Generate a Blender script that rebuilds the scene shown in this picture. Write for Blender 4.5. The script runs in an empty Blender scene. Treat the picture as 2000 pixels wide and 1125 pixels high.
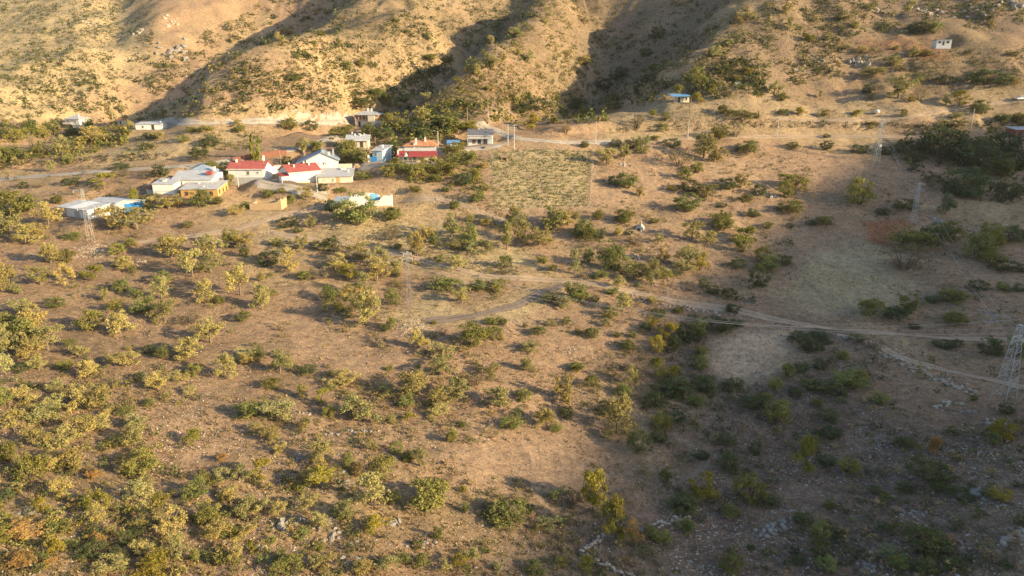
import bpy, bmesh, math, random
import numpy as np
from mathutils import Vector, Matrix

random.seed(7)
R = math.radians
SC = bpy.context.scene
COL = SC.collection

# ------------------------------------------------------------------ camera
PITCH, FPX, CX, CY = R(17.0), 1333.0, 1000.0, 562.5
cam_data = bpy.data.cameras.new('camera')
cam_data.sensor_width = 36.0
cam_data.lens = 36.0 * FPX / 2000.0
cam_data.clip_start, cam_data.clip_end = 0.5, 6000
cam = bpy.data.objects.new('camera', cam_data)
COL.objects.link(cam)
cam.location = (0, 0, 0)
cam.rotation_euler = (R(90) - PITCH, 0, 0)
SC.camera = cam

# ------------------------------------------------------------------ light
SUN_EL = R(16.5)
SUN_H = np.array([0.945, -0.33])             # horizontal direction towards the sun
SUN_H = SUN_H / np.hypot(*SUN_H)
world = bpy.data.worlds.new('World')
SC.world = world
world.use_nodes = True
wn = world.node_tree.nodes
wl = world.node_tree.links
sky = wn.new('ShaderNodeTexSky')
sky.sky_type = 'NISHITA'
sky.sun_disc = False
sky.sun_elevation = SUN_EL
sky.sun_rotation = math.atan2(SUN_H[0], SUN_H[1])
sky.dust_density = 1.5
sky.ozone_density = 1.5
wl.new(sky.outputs[0], wn['Background'].inputs[0])
wn['Background'].inputs[1].default_value = 0.125
sun_data = bpy.data.lights.new('sun', 'SUN')
sun_data.energy = 5.0
sun_data.angle = R(0.55)
sun_data.color = (1.0, 0.77, 0.44)
sun = bpy.data.objects.new('sun', sun_data)
COL.objects.link(sun)
LDIR = Vector((SUN_H[0] * math.cos(SUN_EL), SUN_H[1] * math.cos(SUN_EL), math.sin(SUN_EL)))
sun.rotation_euler = LDIR.to_track_quat('Z', 'Y').to_euler()
SC.view_settings.view_transform = 'Standard'
SC.view_settings.look = 'None'
SC.view_settings.gamma = 1.0
SC.view_settings.use_curve_mapping = False
SC.view_settings.exposure = 1.05
SC.cycles.max_bounces = 4
SC.cycles.diffuse_bounces = 2
SC.cycles.glossy_bounces = 2
SC.cycles.transmission_bounces = 3
SC.cycles.transparent_max_bounces = 8
SC.cycles.caustics_reflective = False
SC.cycles.caustics_refractive = False
SC.cycles.volume_bounces = 0

# ------------------------------------------------------------------ noise
def _hash(ix, iy, s):
    h = (ix.astype(np.int64) * 374761393 + iy.astype(np.int64) * 668265263 + s * 974634777) & 0x7fffffff
    h = ((h ^ (h >> 13)) * 1274126177) & 0x7fffffff
    h = h ^ (h >> 16)
    return (h & 0xffff) / 65535.0

def vnoise(x, y, s=0):
    ix, iy = np.floor(x), np.floor(y)
    fx, fy = x - ix, y - iy
    fx = fx * fx * fx * (fx * (fx * 6 - 15) + 10)
    fy = fy * fy * fy * (fy * (fy * 6 - 15) + 10)
    a, b = _hash(ix, iy, s), _hash(ix + 1, iy, s)
    c, d = _hash(ix, iy + 1, s), _hash(ix + 1, iy + 1, s)
    return (a + (b - a) * fx) * (1 - fy) + (c + (d - c) * fx) * fy - 0.5

def fbm(x, y, scale, octs=4, s=0, gain=0.5):
    t, amp, f = 0.0, 1.0, 1.0 / scale
    for k in range(octs):
        t = t + amp * vnoise(x * f + 13.7 * k, y * f - 7.3 * k, s + k)
        amp *= gain
        f *= 2.03
    return t

# ------------------------------------------------------------------ terrain shape
CP, SP = math.cos(PITCH), math.sin(PITCH)
def ray(u, v):
    a, b = (u - CX) / FPX, (v - CY) / FPX
    return np.array([a, CP - b * SP, -SP - b * CP])

# surveyed ground points: direction of sight and depth in metres along the view axis
SURVEY = {
    1125: {-200: 55, 0: 60, 500: 67, 1000: 75, 1400: 81, 1700: 79, 2000: 74, 2300: 69},
    900: {-200: 74, 0: 79, 500: 88, 1000: 98, 1350: 107, 1700: 102, 2000: 94, 2300: 86},
    700: {-200: 102, 0: 107, 500: 117, 1000: 128, 1300: 136, 1700: 134, 2000: 127, 2300: 118},
    562: {-200: 132, 0: 137, 500: 147, 800: 153, 1200: 160, 1600: 166, 2000: 160, 2300: 152},
    450: {-200: 166, 0: 169, 300: 173, 700: 179, 1000: 185, 1400: 196, 1700: 200, 2000: 196, 2300: 190},
    380: {-200: 192, 0: 193, 250: 191, 500: 194, 800: 199, 1200: 209, 1700: 222, 2000: 221, 2300: 216},
    330: {-200: 211, 0: 212, 250: 209, 500: 208, 800: 211, 1200: 224, 1700: 238, 2000: 240},
    265: {-200: 252, 0: 250, 300: 242, 600: 237, 900: 239, 1200: 250, 1600: 259, 2000: 257},
    220: {-200: 290, 0: 285, 300: 264, 700: 257, 1000: 260, 1300: 268, 1700: 270, 2000: 267},
    155: {-200: 372, 0: 350, 300: 322, 700: 292, 1000: 294, 1300: 296, 1700: 289, 2000: 283},
    80: {-200: 450, 0: 430, 300: 405, 700: 340, 1000: 335, 1300: 336, 1700: 316, 2000: 306},
    0: {-200: 540, 0: 520, 300: 490, 700: 405, 1000: 392, 1300: 388, 1700: 352, 2000: 338},
    -140: {-200: 700, 0: 670, 500: 560, 1000: 510, 1500: 480, 2000: 430},
}
pts = []
for v, row in SURVEY.items():
    for u, d in row.items():
        pts.append(ray(u, v) * d)
pts += [np.array(p, float) for p in [
    (-180, 0, -38), (-90, -30, -48), (0, 0, -56), (0, -90, -62), (120, -40, -58), (220, 60, -40),
    (330, 200, -22), (-330, 150, -26), (-400, 330, -5), (420, 380, 30), (-200, -120, -50), (260, -120, -55)]]
pts = np.array(pts)
_S = 100.0
def _tps(r2):
    return 0.5 * r2 * np.log(np.maximum(r2, 1e-12))
_n = len(pts)
_P = np.c_[np.ones(_n), pts[:, :2] / _S]
_D2 = ((pts[:, None, :2] - pts[None, :, :2]) ** 2).sum(-1) / _S ** 2
_A = np.zeros((_n + 3, _n + 3))
_A[:_n, :_n] = _tps(_D2) + 0.004 * np.eye(_n)
_A[:_n, _n:] = _P
_A[_n:, :_n] = _P.T
_W = np.linalg.solve(_A, np.r_[pts[:, 2], np.zeros(3)])
def base_height(x, y):
    x, y = np.asarray(x, float), np.asarray(y, float)
    z = _W[_n] + _W[_n + 1] * x / _S + _W[_n + 2] * y / _S
    for k in range(_n):
        z = z + _W[k] * _tps(((x - pts[k, 0]) ** 2 + (y - pts[k, 1]) ** 2) / _S ** 2)
    return z

class Field:
    """height on a regular grid, read back with bilinear interpolation"""
    def __init__(s, x0, x1, y0, y1, step):
        s.x0, s.y0, s.st = x0, y0, step
        s.xs, s.ys = np.arange(x0, x1 + step, step), np.arange(y0, y1 + step, step)
        s.X, s.Y = np.meshgrid(s.xs, s.ys)
        s.Z = np.zeros_like(s.X)
    def __call__(s, x, y):
        x, y = np.asarray(x, float), np.asarray(y, float)
        fx = np.clip((x - s.x0) / s.st, 0, len(s.xs) - 1.001)
        fy = np.clip((y - s.y0) / s.st, 0, len(s.ys) - 1.001)
        i, j = fx.astype(int), fy.astype(int)
        a, b = fx - i, fy - j
        Z = s.Z
        return (Z[j, i] * (1 - a) + Z[j, i + 1] * a) * (1 - b) + (Z[j + 1, i] * (1 - a) + Z[j + 1, i + 1] * a) * b

H = Field(-460, 460, -20, 680, 1.0)
_c = Field(-460, 460, -20, 680, 5.0)
_c.Z = base_height(_c.X, _c.Y)
H.Z = _c(H.X, H.Y)

def at(u, v, lift=0.0):
    """ground point seen in direction (u, v)"""
    d = ray(u, v)
    t = np.arange(40, 900, 1.0)
    p = d[None, :] * t[:, None]
    g = H(p[:, 0], p[:, 1]) - p[:, 2]
    k = np.argmax(g > 0)
    if g[k] <= 0:
        k = len(t) - 1
    t0, t1 = t[max(k - 1, 0)], t[k]
    for _ in range(14):
        tm = 0.5 * (t0 + t1)
        q = d * tm
        if H(q[0], q[1]) > q[2]:
            t1 = tm
        else:
            t0 = tm
    q = d * t1
    return Vector((q[0], q[1], float(H(q[0], q[1])) + lift))

def line_at(pix):
    return np.array([at(u, v)[:] for u, v in pix])

def poly_dist(X, Y, P):
    """distance, signed side (+ left of travel) and run fraction to a polyline"""
    best = np.full(X.shape, 1e9)
    side = np.zeros(X.shape)
    run = np.zeros(X.shape)
    L = [0]
    for k in range(len(P) - 1):
        L.append(L[-1] + np.hypot(*(P[k + 1][:2] - P[k][:2])))
    for k in range(len(P) - 1):
        ax, ay = P[k][:2]
        bx, by = P[k + 1][:2]
        dx, dy = bx - ax, by - ay
        l2 = dx * dx + dy * dy + 1e-9
        t = np.clip(((X - ax) * dx + (Y - ay) * dy) / l2, 0, 1)
        px, py = X - ax - t * dx, Y - ay - t * dy
        d = np.hypot(px, py)
        m = d < best
        best = np.where(m, d, best)
        side = np.where(m, np.sign(dx * (Y - ay) - dy * (X - ax)), side)
        run = np.where(m, (L[k] + t * math.sqrt(l2)) / L[-1], run)
    return best, side, run

def smooth(e0, e1, x):
    t = np.clip((x - e0) / (e1 - e0), 0, 1)
    return t * t * (3 - 2 * t)

# gullies and spurs of the mountain: pixels first met on the smooth ground, depth, width left, width right
GULLIES = [
    ([(105, 234), (190, 194), (280, 134), (365, 94), (480, 27), (565, -45)], 40, 80, 80),
    ([(250, 140), (235, 78), (225, 20), (220, -40)], 8, 24, 24),
    ([(650, 226), (750, 188), (840, 128), (910, 66), (980, -10), (1000, -50)], 23, 60, 42),
    ([(1020, 200), (1110, 140), (1175, 108), (1200, 55), (1160, -10)], 22, 46, 80),
]
SPURS = [
    ([(230, 246), (300, 240), (410, 228), (550, 186), (690, 126), (810, 60)], 22, 42),
    ([(760, 226), (860, 196), (940, 146), (1020, 76), (1090, 0)], 17, 40),
    ([(1210, 205), (1320, 170), (1430, 108), (1530, 30)], 20, 56),
]
_Z = H.Z.copy()
for pix, dep, wl_, wr_ in GULLIES:
    P = line_at(pix)
    d, s, r = poly_dist(H.X, H.Y, P)
    w = np.where(s > 0, wl_, wr_) * (0.45 + 0.55 * smooth(0, 0.35, r))
    k = np.clip((1 - d / w) * 1.0, 0, 1)
    _Z -= dep * (0.35 + 0.65 * smooth(0.0, 0.3, r)) * (0.55 * k + 0.45 * k * k * (3 - 2 * k))
for pix, hgt, w in SPURS:
    P = line_at(pix)
    d, s, r = poly_dist(H.X, H.Y, P)
    k = np.clip(1 - d / w, 0, 1)
    _Z += hgt * smooth(0.0, 0.35, r) * k * k * (3 - 2 * k)
H.Z = _Z
# rough ground: strong on the mountain, gentle near
far = smooth(240, 330, H.Y)
H.Z += far * (1.0 - 4.0 * np.abs(fbm(H.X * 1.25, H.Y * 0.8, 30, 3, 15)))
H.Z += fbm(H.X, H.Y, 46, 4, 3) * (1.7 + 4.6 * far) + fbm(H.X, H.Y, 7, 3, 9) * (0.55 + 0.6 * far)

# cut banks and terrace steps: line, height of the step on the uphill side, reach
STEPS = [
    ([(1050, 266), (1200, 258), (1350, 252), (1500, 251), (1700, 254), (1850, 256)], 3.0, 16),
    ([(380, 234), (470, 231), (560, 229), (640, 228), (700, 229)], 3.6, 14),
    ([(1790, 158), (1900, 161), (2010, 164)], 2.0, 10),
    ([(1480, 224), (1700, 226), (1860, 224)], 0.9, 8),
    ([(0, 330), (150, 318), (260, 312), (340, 310)], 1.6, 10),
    ([(985, 540), (1110, 540), (1230, 556), (1330, 580)], 0.6, 6),
    ([(1540, 622), (1700, 650), (1850, 655), (2000, 655)], -0.9, 6),
]
for pix, hgt, reach in STEPS:
    P = line_at(pix)
    d, s_, r = poly_dist(H.X, H.Y, P)
    sd = d * s_ + fbm(H.X, H.Y, 5, 2, 21) * 0.8
    H.Z += hgt * smooth(-0.7, 0.9, sd) * np.exp(-np.clip(sd, 0, None) / reach) * smooth(0, 0.06, r) * (1 - smooth(0.94, 1, r)) * (d < 60)

# levelled ground under the buildings: pixel at the foot of the front wall, yaw, length, depth
SITES = {
    'A': (482, 347, 0, 10.5, 7), 'B': (597, 355, 38, 9.5, 8), 'C': (630, 329, 13, 9.5, 12), 'D': (655, 358, 8, 9.8, 8),
    'E': (715, 248, -4, 9, 8), 'F': (699, 289, 5, 6.8, 6), 'G': (738, 316, -9, 3.2, 9), 'H': (816, 321, 3, 12.4, 9),
    'I': (938, 282, 0, 8.3, 7), 'I2': (885, 288, 0, 3.8, 2.5), 'J': (391, 391, 4, 9.9, 9), 'K': (377, 369, 0, 11, 9),
    'K2': (321, 381, 4, 5.8, 7), 'L': (143, 425, -26, 12.6, 11), 'M': (722, 409, 8, 12.5, 6), 'M2': (668, 415, 10, 3.6, 5),
    'N': (519, 411, 0, 8.6, 5), 'O': (143, 251, -10, 8, 7), 'P': (291, 254, 3, 9, 5), 'P2': (236, 243, 0, 3.2, 3),
    'Q': (1331, 201, 5, 6.4, 5), 'S': (1842, 96, -10, 6.0, 5), 'T': (1998, 270, 4, 7, 5), 'R': (1441, 169, -14, 2.2, 2.2),
}
PLACE = {k: at(s[0], s[1]) for k, s in SITES.items()}
for k, (u, v, yaw, L, D) in SITES.items():
    c = PLACE[k]
    ca, sa = math.cos(R(yaw)), math.sin(R(yaw))
    lx = (H.X - c.x) * ca + (H.Y - c.y) * sa
    ly = -(H.X - c.x) * sa + (H.Y - c.y) * ca
    dx = np.clip(np.abs(lx) - L / 2 - 1.0, 0, None)
    dy = np.maximum(np.clip(-1.0 - ly, 0, None), np.clip(ly - D - 1.5, 0, None))
    w = 1 - smooth(0, 8.0, np.hypot(dx, dy))
    H.Z = H.Z * (1 - w) + (c.z + 0.15) * w
    PLACE[k].z = c.z + 0.15
# ------------------------------------------------------------------ the hill behind that shades the right of the valley
SHADE_EDGE = [(860, 1125), (950, 1125), (1060, 1000), (1120, 900), (1180, 800), (1225, 700), (1300, 600), (1420, 510),
              (1530, 425), (1610, 350), (1680, 302), (1790, 258)]
def tag(o, label=None, cat=None, group=None, kind=None):
    if label: o['label'] = label
    if cat: o['category'] = cat
    if group: o['group'] = group
    if kind: o['kind'] = kind
    return o

def mesh_obj(name, verts, faces, mat=None, parent=None, smooth_=False):
    me = bpy.data.meshes.new(name)
    me.from_pydata([tuple(map(float, v)) for v in verts], [], [tuple(map(int, f)) for f in faces])
    if smooth_:
        me.polygons.foreach_set('use_smooth', [True] * len(me.polygons))
    me.update()
    if mat: me.materials.append(mat)
    o = bpy.data.objects.new(name, me)
    COL.objects.link(o)
    if parent: o.parent = parent
    return o

def grid_mesh(name, X, Y, Z, mat):
    ny, nx = X.shape
    me = bpy.data.meshes.new(name)
    n = nx * ny
    me.vertices.add(n)
    me.vertices.foreach_set('co', np.stack([X, Y, Z], -1).astype(np.float32).ravel())
    i = np.arange(n).reshape(ny, nx)
    q = np.stack([i[:-1, :-1], i[:-1, 1:], i[1:, 1:], i[1:, :-1]], -1).reshape(-1, 4)
    me.loops.add(q.size)
    me.loops.foreach_set('vertex_index', q.ravel().astype(np.int32))
    me.polygons.add(len(q))
    me.polygons.foreach_set('loop_start', np.arange(0, q.size, 4, dtype=np.int32))
    me.polygons.foreach_set('use_smooth', np.ones(len(q), bool))
    me.update(calc_edges=True)
    me.materials.append(mat)
    o = bpy.data.objects.new(name, me)
    COL.objects.link(o)
    return o

T_AX = np.array([-SUN_H[1], SUN_H[0]])        # along the crest (t grows away from the camera)
edge = []
for u, v in SHADE_EDGE:
    p = np.array(at(u, v)[:])
    edge.append((p[:2] @ T_AX, p[2] - (p[:2] @ SUN_H) * math.tan(SUN_EL)))
edge.sort()
et = np.array([e[0] for e in edge])
ee = np.array([e[1] for e in edge])
RC = 700.0                                     # distance of the crest towards the sun
tt = np.arange(-700, 760, 6.0)
crest = np.interp(tt, et, ee)
crest -= np.clip(et[0] - tt, 0, None) * 0.55   # the crest falls away on both flanks
crest -= np.clip(tt - et[-1], 0, None) * 0.45
crest = np.maximum(crest + RC * math.tan(SUN_EL), -30) + fbm(tt, tt * 0 + 5, 30, 3, 4) * 1.6
rr = np.array([-190, -150, -110, -75, -45, -20, -6, 0, 6, 20, 45, 90, 150, 230])
HX = RC * SUN_H[0] + tt[:, None] * T_AX[0] + rr[None, :] * SUN_H[0]
HY = RC * SUN_H[1] + tt[:, None] * T_AX[1] + rr[None, :] * SUN_H[1]
fall = np.where(rr < 0, np.clip(-rr / 190.0, 0, 1), np.clip(rr / 230.0, 0, 1)) ** 1.15
HZ = crest[:, None] * (1 - fall[None, :]) + (-70) * fall[None, :] + fbm(HX, HY, 25, 3, 6) * 2.0 * (fall[None, :] > 0.02)
# ------------------------------------------------------------------ materials
def new_mat(name):
    m = bpy.data.materials.new(name)
    m.use_nodes = True
    nt = m.node_tree
    b = nt.nodes['Principled BSDF']
    b.inputs['Roughness'].default_value = 0.9
    b.inputs['Specular IOR Level'].default_value = 0.2
    return m, nt, b

def N(nt, t, **kw):
    n = nt.nodes.new(t)
    for k, v in kw.items():
        if k.startswith('i_'):
            key = k[2:].replace('_', ' ')
            n.inputs[int(key) if key.isdigit() else key].default_value = v
        else:
            setattr(n, k, v)
    return n

def mixc(nt, a, b, fac, mode='MIX'):
    n = nt.nodes.new('ShaderNodeMix')
    n.data_type = 'RGBA'
    n.blend_type = mode
    for sock, val in ((6, a), (7, b), (0, fac)):
        if hasattr(val, 'is_linked') or hasattr(val, 'links'):
            nt.links.new(val, n.inputs[sock])
        else:
            n.inputs[sock].default_value = val if sock == 0 else (*val[:3], 1)
    return n.outputs[2]

def ramp(nt, src, lo, hi):
    n = nt.nodes.new('ShaderNodeMapRange')
    n.inputs[1].default_value, n.inputs[2].default_value = lo, hi
    nt.links.new(src, n.inputs[0])
    return n.outputs[0]

def noise(nt, scale, detail=3.0, rough=0.6, vec=None):
    n = N(nt, 'ShaderNodeTexNoise', i_Scale=scale, i_Detail=detail, i_Roughness=rough)
    if vec is None:
        vec = N(nt, 'ShaderNodeTexCoord').outputs['Object']
    nt.links.new(vec, n.inputs['Vector'])
    return n.outputs['Fac']

def plain(name, col, rough=0.85, var=0.12, scale=1.2, metallic=0.0, bump=0.0, bscale=8.0, dirt=None):
    m, nt, b = new_mat(name)
    f = noise(nt, scale, 4)
    lo = tuple(c * (1 - var) for c in col)
    hi = tuple(min(1, c * (1 + var)) for c in col)
    c = mixc(nt, lo, hi, ramp(nt, f, 0.3, 0.7))
    if dirt:
        c = mixc(nt, c, dirt, ramp(nt, noise(nt, scale * 2.7, 5, 0.75), 0.52, 0.74))
    nt.links.new(c, b.inputs['Base Color'])
    b.inputs['Roughness'].default_value = rough
    b.inputs['Metallic'].default_value = metallic
    if bump:
        bp = N(nt, 'ShaderNodeBump', i_Strength=bump, i_Distance=0.1)
        nt.links.new(noise(nt, bscale, 4), bp.inputs['Height'])
        nt.links.new(bp.outputs[0], b.inputs['Normal'])
    return m

def sheet_mat(name, col, pitch=5.0, rough=0.55, rust=None, axis='x', metallic=0.0):
    """profiled sheet roofing: ribs running down the slope as fine relief"""
    m, nt, b = new_mat(name)
    tc = N(nt, 'ShaderNodeTexCoord').outputs['Object']
    w = N(nt, 'ShaderNodeTexWave', i_Scale=pitch, wave_type='BANDS', bands_direction=axis.upper())
    nt.links.new(tc, w.inputs['Vector'])
    f = noise(nt, 0.9, 4)
    c = mixc(nt, tuple(x * 0.86 for x in col), tuple(min(1, x * 1.12) for x in col), ramp(nt, f, 0.3, 0.7))
    if rust:
        c = mixc(nt, c, rust, ramp(nt, noise(nt, 1.7, 5, 0.7), 0.58, 0.75))
    nt.links.new(c, b.inputs['Base Color'])
    bp = N(nt, 'ShaderNodeBump', i_Strength=0.6, i_Distance=0.05)
    nt.links.new(w.outputs['Fac'], bp.inputs['Height'])
    nt.links.new(bp.outputs[0], b.inputs['Normal'])
    b.inputs['Roughness'].default_value = rough
    b.inputs['Metallic'].default_value = metallic
    b.inputs['Specular IOR Level'].default_value = 0.4
    return m

def attr_color(nt, name='Col'):
    return N(nt, 'ShaderNodeAttribute', attribute_name=name).outputs['Color']

# ground: painted earth colours carried on the sheet, with grass, gravel and clod relief from noise
M = {}
m, nt, b = new_mat('ground')
c = attr_color(nt)
tc = N(nt, 'ShaderNodeTexCoord').outputs['Object']
n1 = noise(nt, 0.7, 8, 0.82, tc)
n2 = noise(nt, 2.6, 6, 0.85, tc)
c = mixc(nt, c, (0.62, 0.62, 0.62), 1.0, 'MULTIPLY')
c2 = mixc(nt, attr_color(nt), (1.42, 1.36, 1.25), 1.0, 'MULTIPLY')
c = mixc(nt, c, c2, ramp(nt, n1, 0.38, 0.62))
c = mixc(nt, c, (0.13, 0.095, 0.07), ramp(nt, n2, 0.53, 0.68))
c = mixc(nt, c, (0.56, 0.46, 0.30), ramp(nt, noise(nt, 1.9, 8, 0.88, tc), 0.53, 0.66))
vo = N(nt, 'ShaderNodeTexVoronoi', i_Scale=2.1, feature='F1')
nt.links.new(tc, vo.inputs['Vector'])
st = ramp(nt, vo.outputs['Distance'], 0.17, 0.10)
mask = ramp(nt, noise(nt, 0.11, 3, 0.6, tc), 0.42, 0.62)
mm = N(nt, 'ShaderNodeMath', operation='MULTIPLY')
nt.links.new(st, mm.inputs[0]); nt.links.new(mask, mm.inputs[1])
c = mixc(nt, c, (0.46, 0.42, 0.36), mm.outputs[0])
nt.links.new(c, b.inputs['Base Color'])
b.inputs['Roughness'].default_value = 1.0
b.inputs['Specular IOR Level'].default_value = 0.05
bp = N(nt, 'ShaderNodeBump', i_Strength=0.9, i_Distance=0.35)
ad = N(nt, 'ShaderNodeMath', operation='ADD')
nt.links.new(n2, ad.inputs[0]); nt.links.new(noise(nt, 0.9, 6, 0.75, tc), ad.inputs[1])
nt.links.new(ad.outputs[0], bp.inputs['Height'])
nt.links.new(bp.outputs[0], b.inputs['Normal'])
M['ground'] = m

def road_mat(name, col, col2, amax=0.95):
    m, nt, b = new_mat(name)
    tc = N(nt, 'ShaderNodeTexCoord').outputs['Object']
    c = mixc(nt, col, col2, ramp(nt, noise(nt, 0.5, 5, 0.7, tc), 0.35, 0.65))
    c = mixc(nt, c, (0.5, 0.45, 0.38), ramp(nt, noise(nt, 5.0, 4, 0.8, tc), 0.6, 0.8))
    rut = N(nt, 'ShaderNodeAttribute', attribute_name='edge').outputs['Fac']
    mid = N(nt, 'ShaderNodeAttribute', attribute_name='mid').outputs['Fac']
    mr = N(nt, 'ShaderNodeMath', operation='MULTIPLY')
    nt.links.new(mid, mr.inputs[0]); nt.links.new(ramp(nt, noise(nt, 0.7, 4, 0.7, tc), 0.4, 0.6), mr.inputs[1])
    c = mixc(nt, c, tuple(x * 0.62 for x in col2), mr.outputs[0])
    nt.links.new(c, b.inputs['Base Color'])
    b.inputs['Roughness'].default_value = 1.0
    ad = N(nt, 'ShaderNodeMath', operation='ADD')
    nt.links.new(rut, ad.inputs[0])
    k = N(nt, 'ShaderNodeMath', operation='MULTIPLY_ADD', i_1=1.9, i_2=-1.0)
    nt.links.new(noise(nt, 0.8, 5, 0.75, tc), k.inputs[0])
    nt.links.new(k.outputs[0], ad.inputs[1])
    al = N(nt, 'ShaderNodeMath', operation='MULTIPLY', i_1=amax)
    nt.links.new(ramp(nt, ad.outputs[0], 0.10, 0.40), al.inputs[0])
    nt.links.new(al.outputs[0], b.inputs['Alpha'])
    bp = N(nt, 'ShaderNodeBump', i_Strength=0.5, i_Distance=0.12)
    nt.links.new(noise(nt, 2.5, 5, 0.7, tc), bp.inputs['Height'])
    nt.links.new(bp.outputs[0], b.inputs['Normal'])
    return m
M['track'] = road_mat('track_earth', (0.43, 0.325, 0.22), (0.35, 0.26, 0.175))
M['trail'] = road_mat('trodden_trail', (0.40, 0.32, 0.235), (0.33, 0.26, 0.185), 0.4)
M['greytrack'] = road_mat('grey_track', (0.25, 0.20, 0.16), (0.19, 0.15, 0.12))
M['gravel'] = road_mat('gravel_road', (0.45, 0.40, 0.335), (0.36, 0.31, 0.25))
M['redsoil'] = road_mat('red_soil', (0.30, 0.105, 0.05), (0.24, 0.10, 0.055))

def foliage_mat(name, use_attr):
    m, nt, b = new_mat(name)
    if use_attr:
        c = attr_color(nt)
    else:
        c = N(nt, 'ShaderNodeObjectInfo').outputs['Color']
    v = N(nt, 'ShaderNodeAttribute', attribute_name='var').outputs['Fac']
    k = ramp(nt, v, 0.0, 1.0)
    lo = mixc(nt, c, (0.66, 0.74, 0.72), 1.0, 'MULTIPLY')
    hi = mixc(nt, c, (1.42, 1.26, 1.05), 1.0, 'MULTIPLY')
    c = mixc(nt, lo, hi, k)
    nt.links.new(c, b.inputs['Base Color'])
    b.inputs['Roughness'].default_value = 0.75
    b.inputs['Specular IOR Level'].default_value = 0.15
    tr = N(nt, 'ShaderNodeBsdfTranslucent')
    nt.links.new(mixc(nt, c, (1.25, 1.15, 0.7), 1.0, 'MULTIPLY'), tr.inputs[0])
    mx = N(nt, 'ShaderNodeMixShader', i_0=0.22)
    nt.links.new(b.outputs[0], mx.inputs[1]); nt.links.new(tr.outputs[0], mx.inputs[2])
    nt.links.new(mx.outputs[0], nt.nodes['Material Output'].inputs[0])
    return m
M['leaf'] = foliage_mat('leaves', False)
M['leafmass'] = foliage_mat('leaf_mass', True)
M['bark'] = plain('bark', (0.17, 0.125, 0.09), 0.95, 0.3, 6)
M['palebark'] = plain('pale_bark', (0.20, 0.16, 0.12), 0.95, 0.25, 6)
M['rock'] = plain('limestone', (0.29, 0.265, 0.235), 0.95, 0.28, 0.9, bump=0.6, bscale=3.0, dirt=(0.20, 0.15, 0.10))
M['palerock'] = plain('pale_rubble', (0.42, 0.36, 0.29), 0.95, 0.22, 1.6, bump=0.5, bscale=4.0, dirt=(0.30, 0.22, 0.14))
M['white'] = plain('white_plaster', (0.72, 0.71, 0.68), 0.9, 0.08, 0.7, dirt=(0.52, 0.48, 0.42))
M['cream'] = plain('cream_plaster', (0.68, 0.60, 0.47), 0.9, 0.07, 0.7, dirt=(0.50, 0.42, 0.32))
M['yellow'] = plain('ochre_plaster', (0.54, 0.34, 0.13), 0.9, 0.14, 0.8, dirt=(0.42, 0.27, 0.14))
M['paleblue'] = plain('pale_blue_plaster', (0.48, 0.60, 0.68), 0.9, 0.06, 0.8, dirt=(0.42, 0.47, 0.48))
M['mud'] = plain('mud_wall', (0.50, 0.36, 0.21), 0.95, 0.14, 1.5, bump=0.5, bscale=4, dirt=(0.36, 0.24, 0.14))
M['stonewall'] = plain('rubble_wall', (0.42, 0.34, 0.26), 0.95, 0.25, 3.0, bump=0.8, bscale=5, dirt=(0.25, 0.19, 0.14))
M['block'] = plain('grey_block', (0.42, 0.40, 0.37), 0.95, 0.12, 1.5, bump=0.3, dirt=(0.30, 0.27, 0.24))
M['concrete'] = plain('concrete', (0.40, 0.40, 0.39), 0.9, 0.12, 1.2, bump=0.2)
M['red'] = sheet_mat('red_sheet_roof', (0.44, 0.115, 0.09), 5.0, rust=(0.36, 0.16, 0.11))
M['darkred'] = sheet_mat('dark_red_sheet_roof', (0.36, 0.06, 0.06), 5.0)
M['zinc'] = sheet_mat('zinc_sheet_roof', (0.48, 0.49, 0.51), 5.0, 0.5, rust=(0.40, 0.35, 0.30))
M['zincrust'] = sheet_mat('rusty_zinc_sheet_roof', (0.50, 0.49, 0.48), 5.0, 0.55, rust=(0.34, 0.19, 0.10))
M['bluezinc'] = sheet_mat('blue_grey_sheet_roof', (0.33, 0.40, 0.48), 5.0, 0.5)
M['bluesheet'] = sheet_mat('blue_sheet_roof', (0.16, 0.36, 0.62), 5.0, 0.5)
M['darkroof'] = sheet_mat('dark_grey_sheet_roof', (0.17, 0.17, 0.19), 5.0, 0.55)
M['tile'] = sheet_mat('clay_tile_roof', (0.52, 0.24, 0.12), 7.0, 0.85)
M['brightsheet'] = plain('new_white_sheet', (0.80, 0.80, 0.79), 0.5, 0.04)
M['bluetarp'] = plain('blue_tarpaulin', (0.03, 0.18, 0.46), 0.6, 0.3, 2.0, bump=0.5, bscale=3)
M['skyblue'] = plain('sky_blue_wall_paint', (0.22, 0.52, 0.74), 0.85, 0.08)
M['brown'] = plain('brown_wood', (0.25, 0.14, 0.075), 0.85, 0.25, 3)
M['timber'] = plain('timber_frame_wall', (0.40, 0.24, 0.15), 0.9, 0.2, 2.0)
M['redwall'] = plain('red_brown_wall', (0.24, 0.11, 0.075), 0.9, 0.2, 2.0)
M['wood'] = plain('weathered_wood', (0.46, 0.34, 0.22), 0.9, 0.2, 3)
M['frame'] = plain('window_frame_paint', (0.62, 0.60, 0.56), 0.7, 0.05)
M['bluepaint'] = plain('blue_gate_paint', (0.04, 0.20, 0.56), 0.6, 0.12)
M['steel'] = plain('galvanised_steel', (0.44, 0.45, 0.45), 0.5, 0.1, 2.0, metallic=0.3)
M['pole'] = plain('concrete_pole', (0.56, 0.53, 0.47), 0.9, 0.1, 2.0)
M['woodpole'] = plain('wooden_pole', (0.34, 0.26, 0.19), 0.9, 0.2, 2.0)
M['wire'] = plain('aluminium_wire', (0.5, 0.5, 0.5), 0.5, 0.02)
M['carpaint'] = plain('white_car_paint', (0.72, 0.73, 0.73), 0.35, 0.03)
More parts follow.
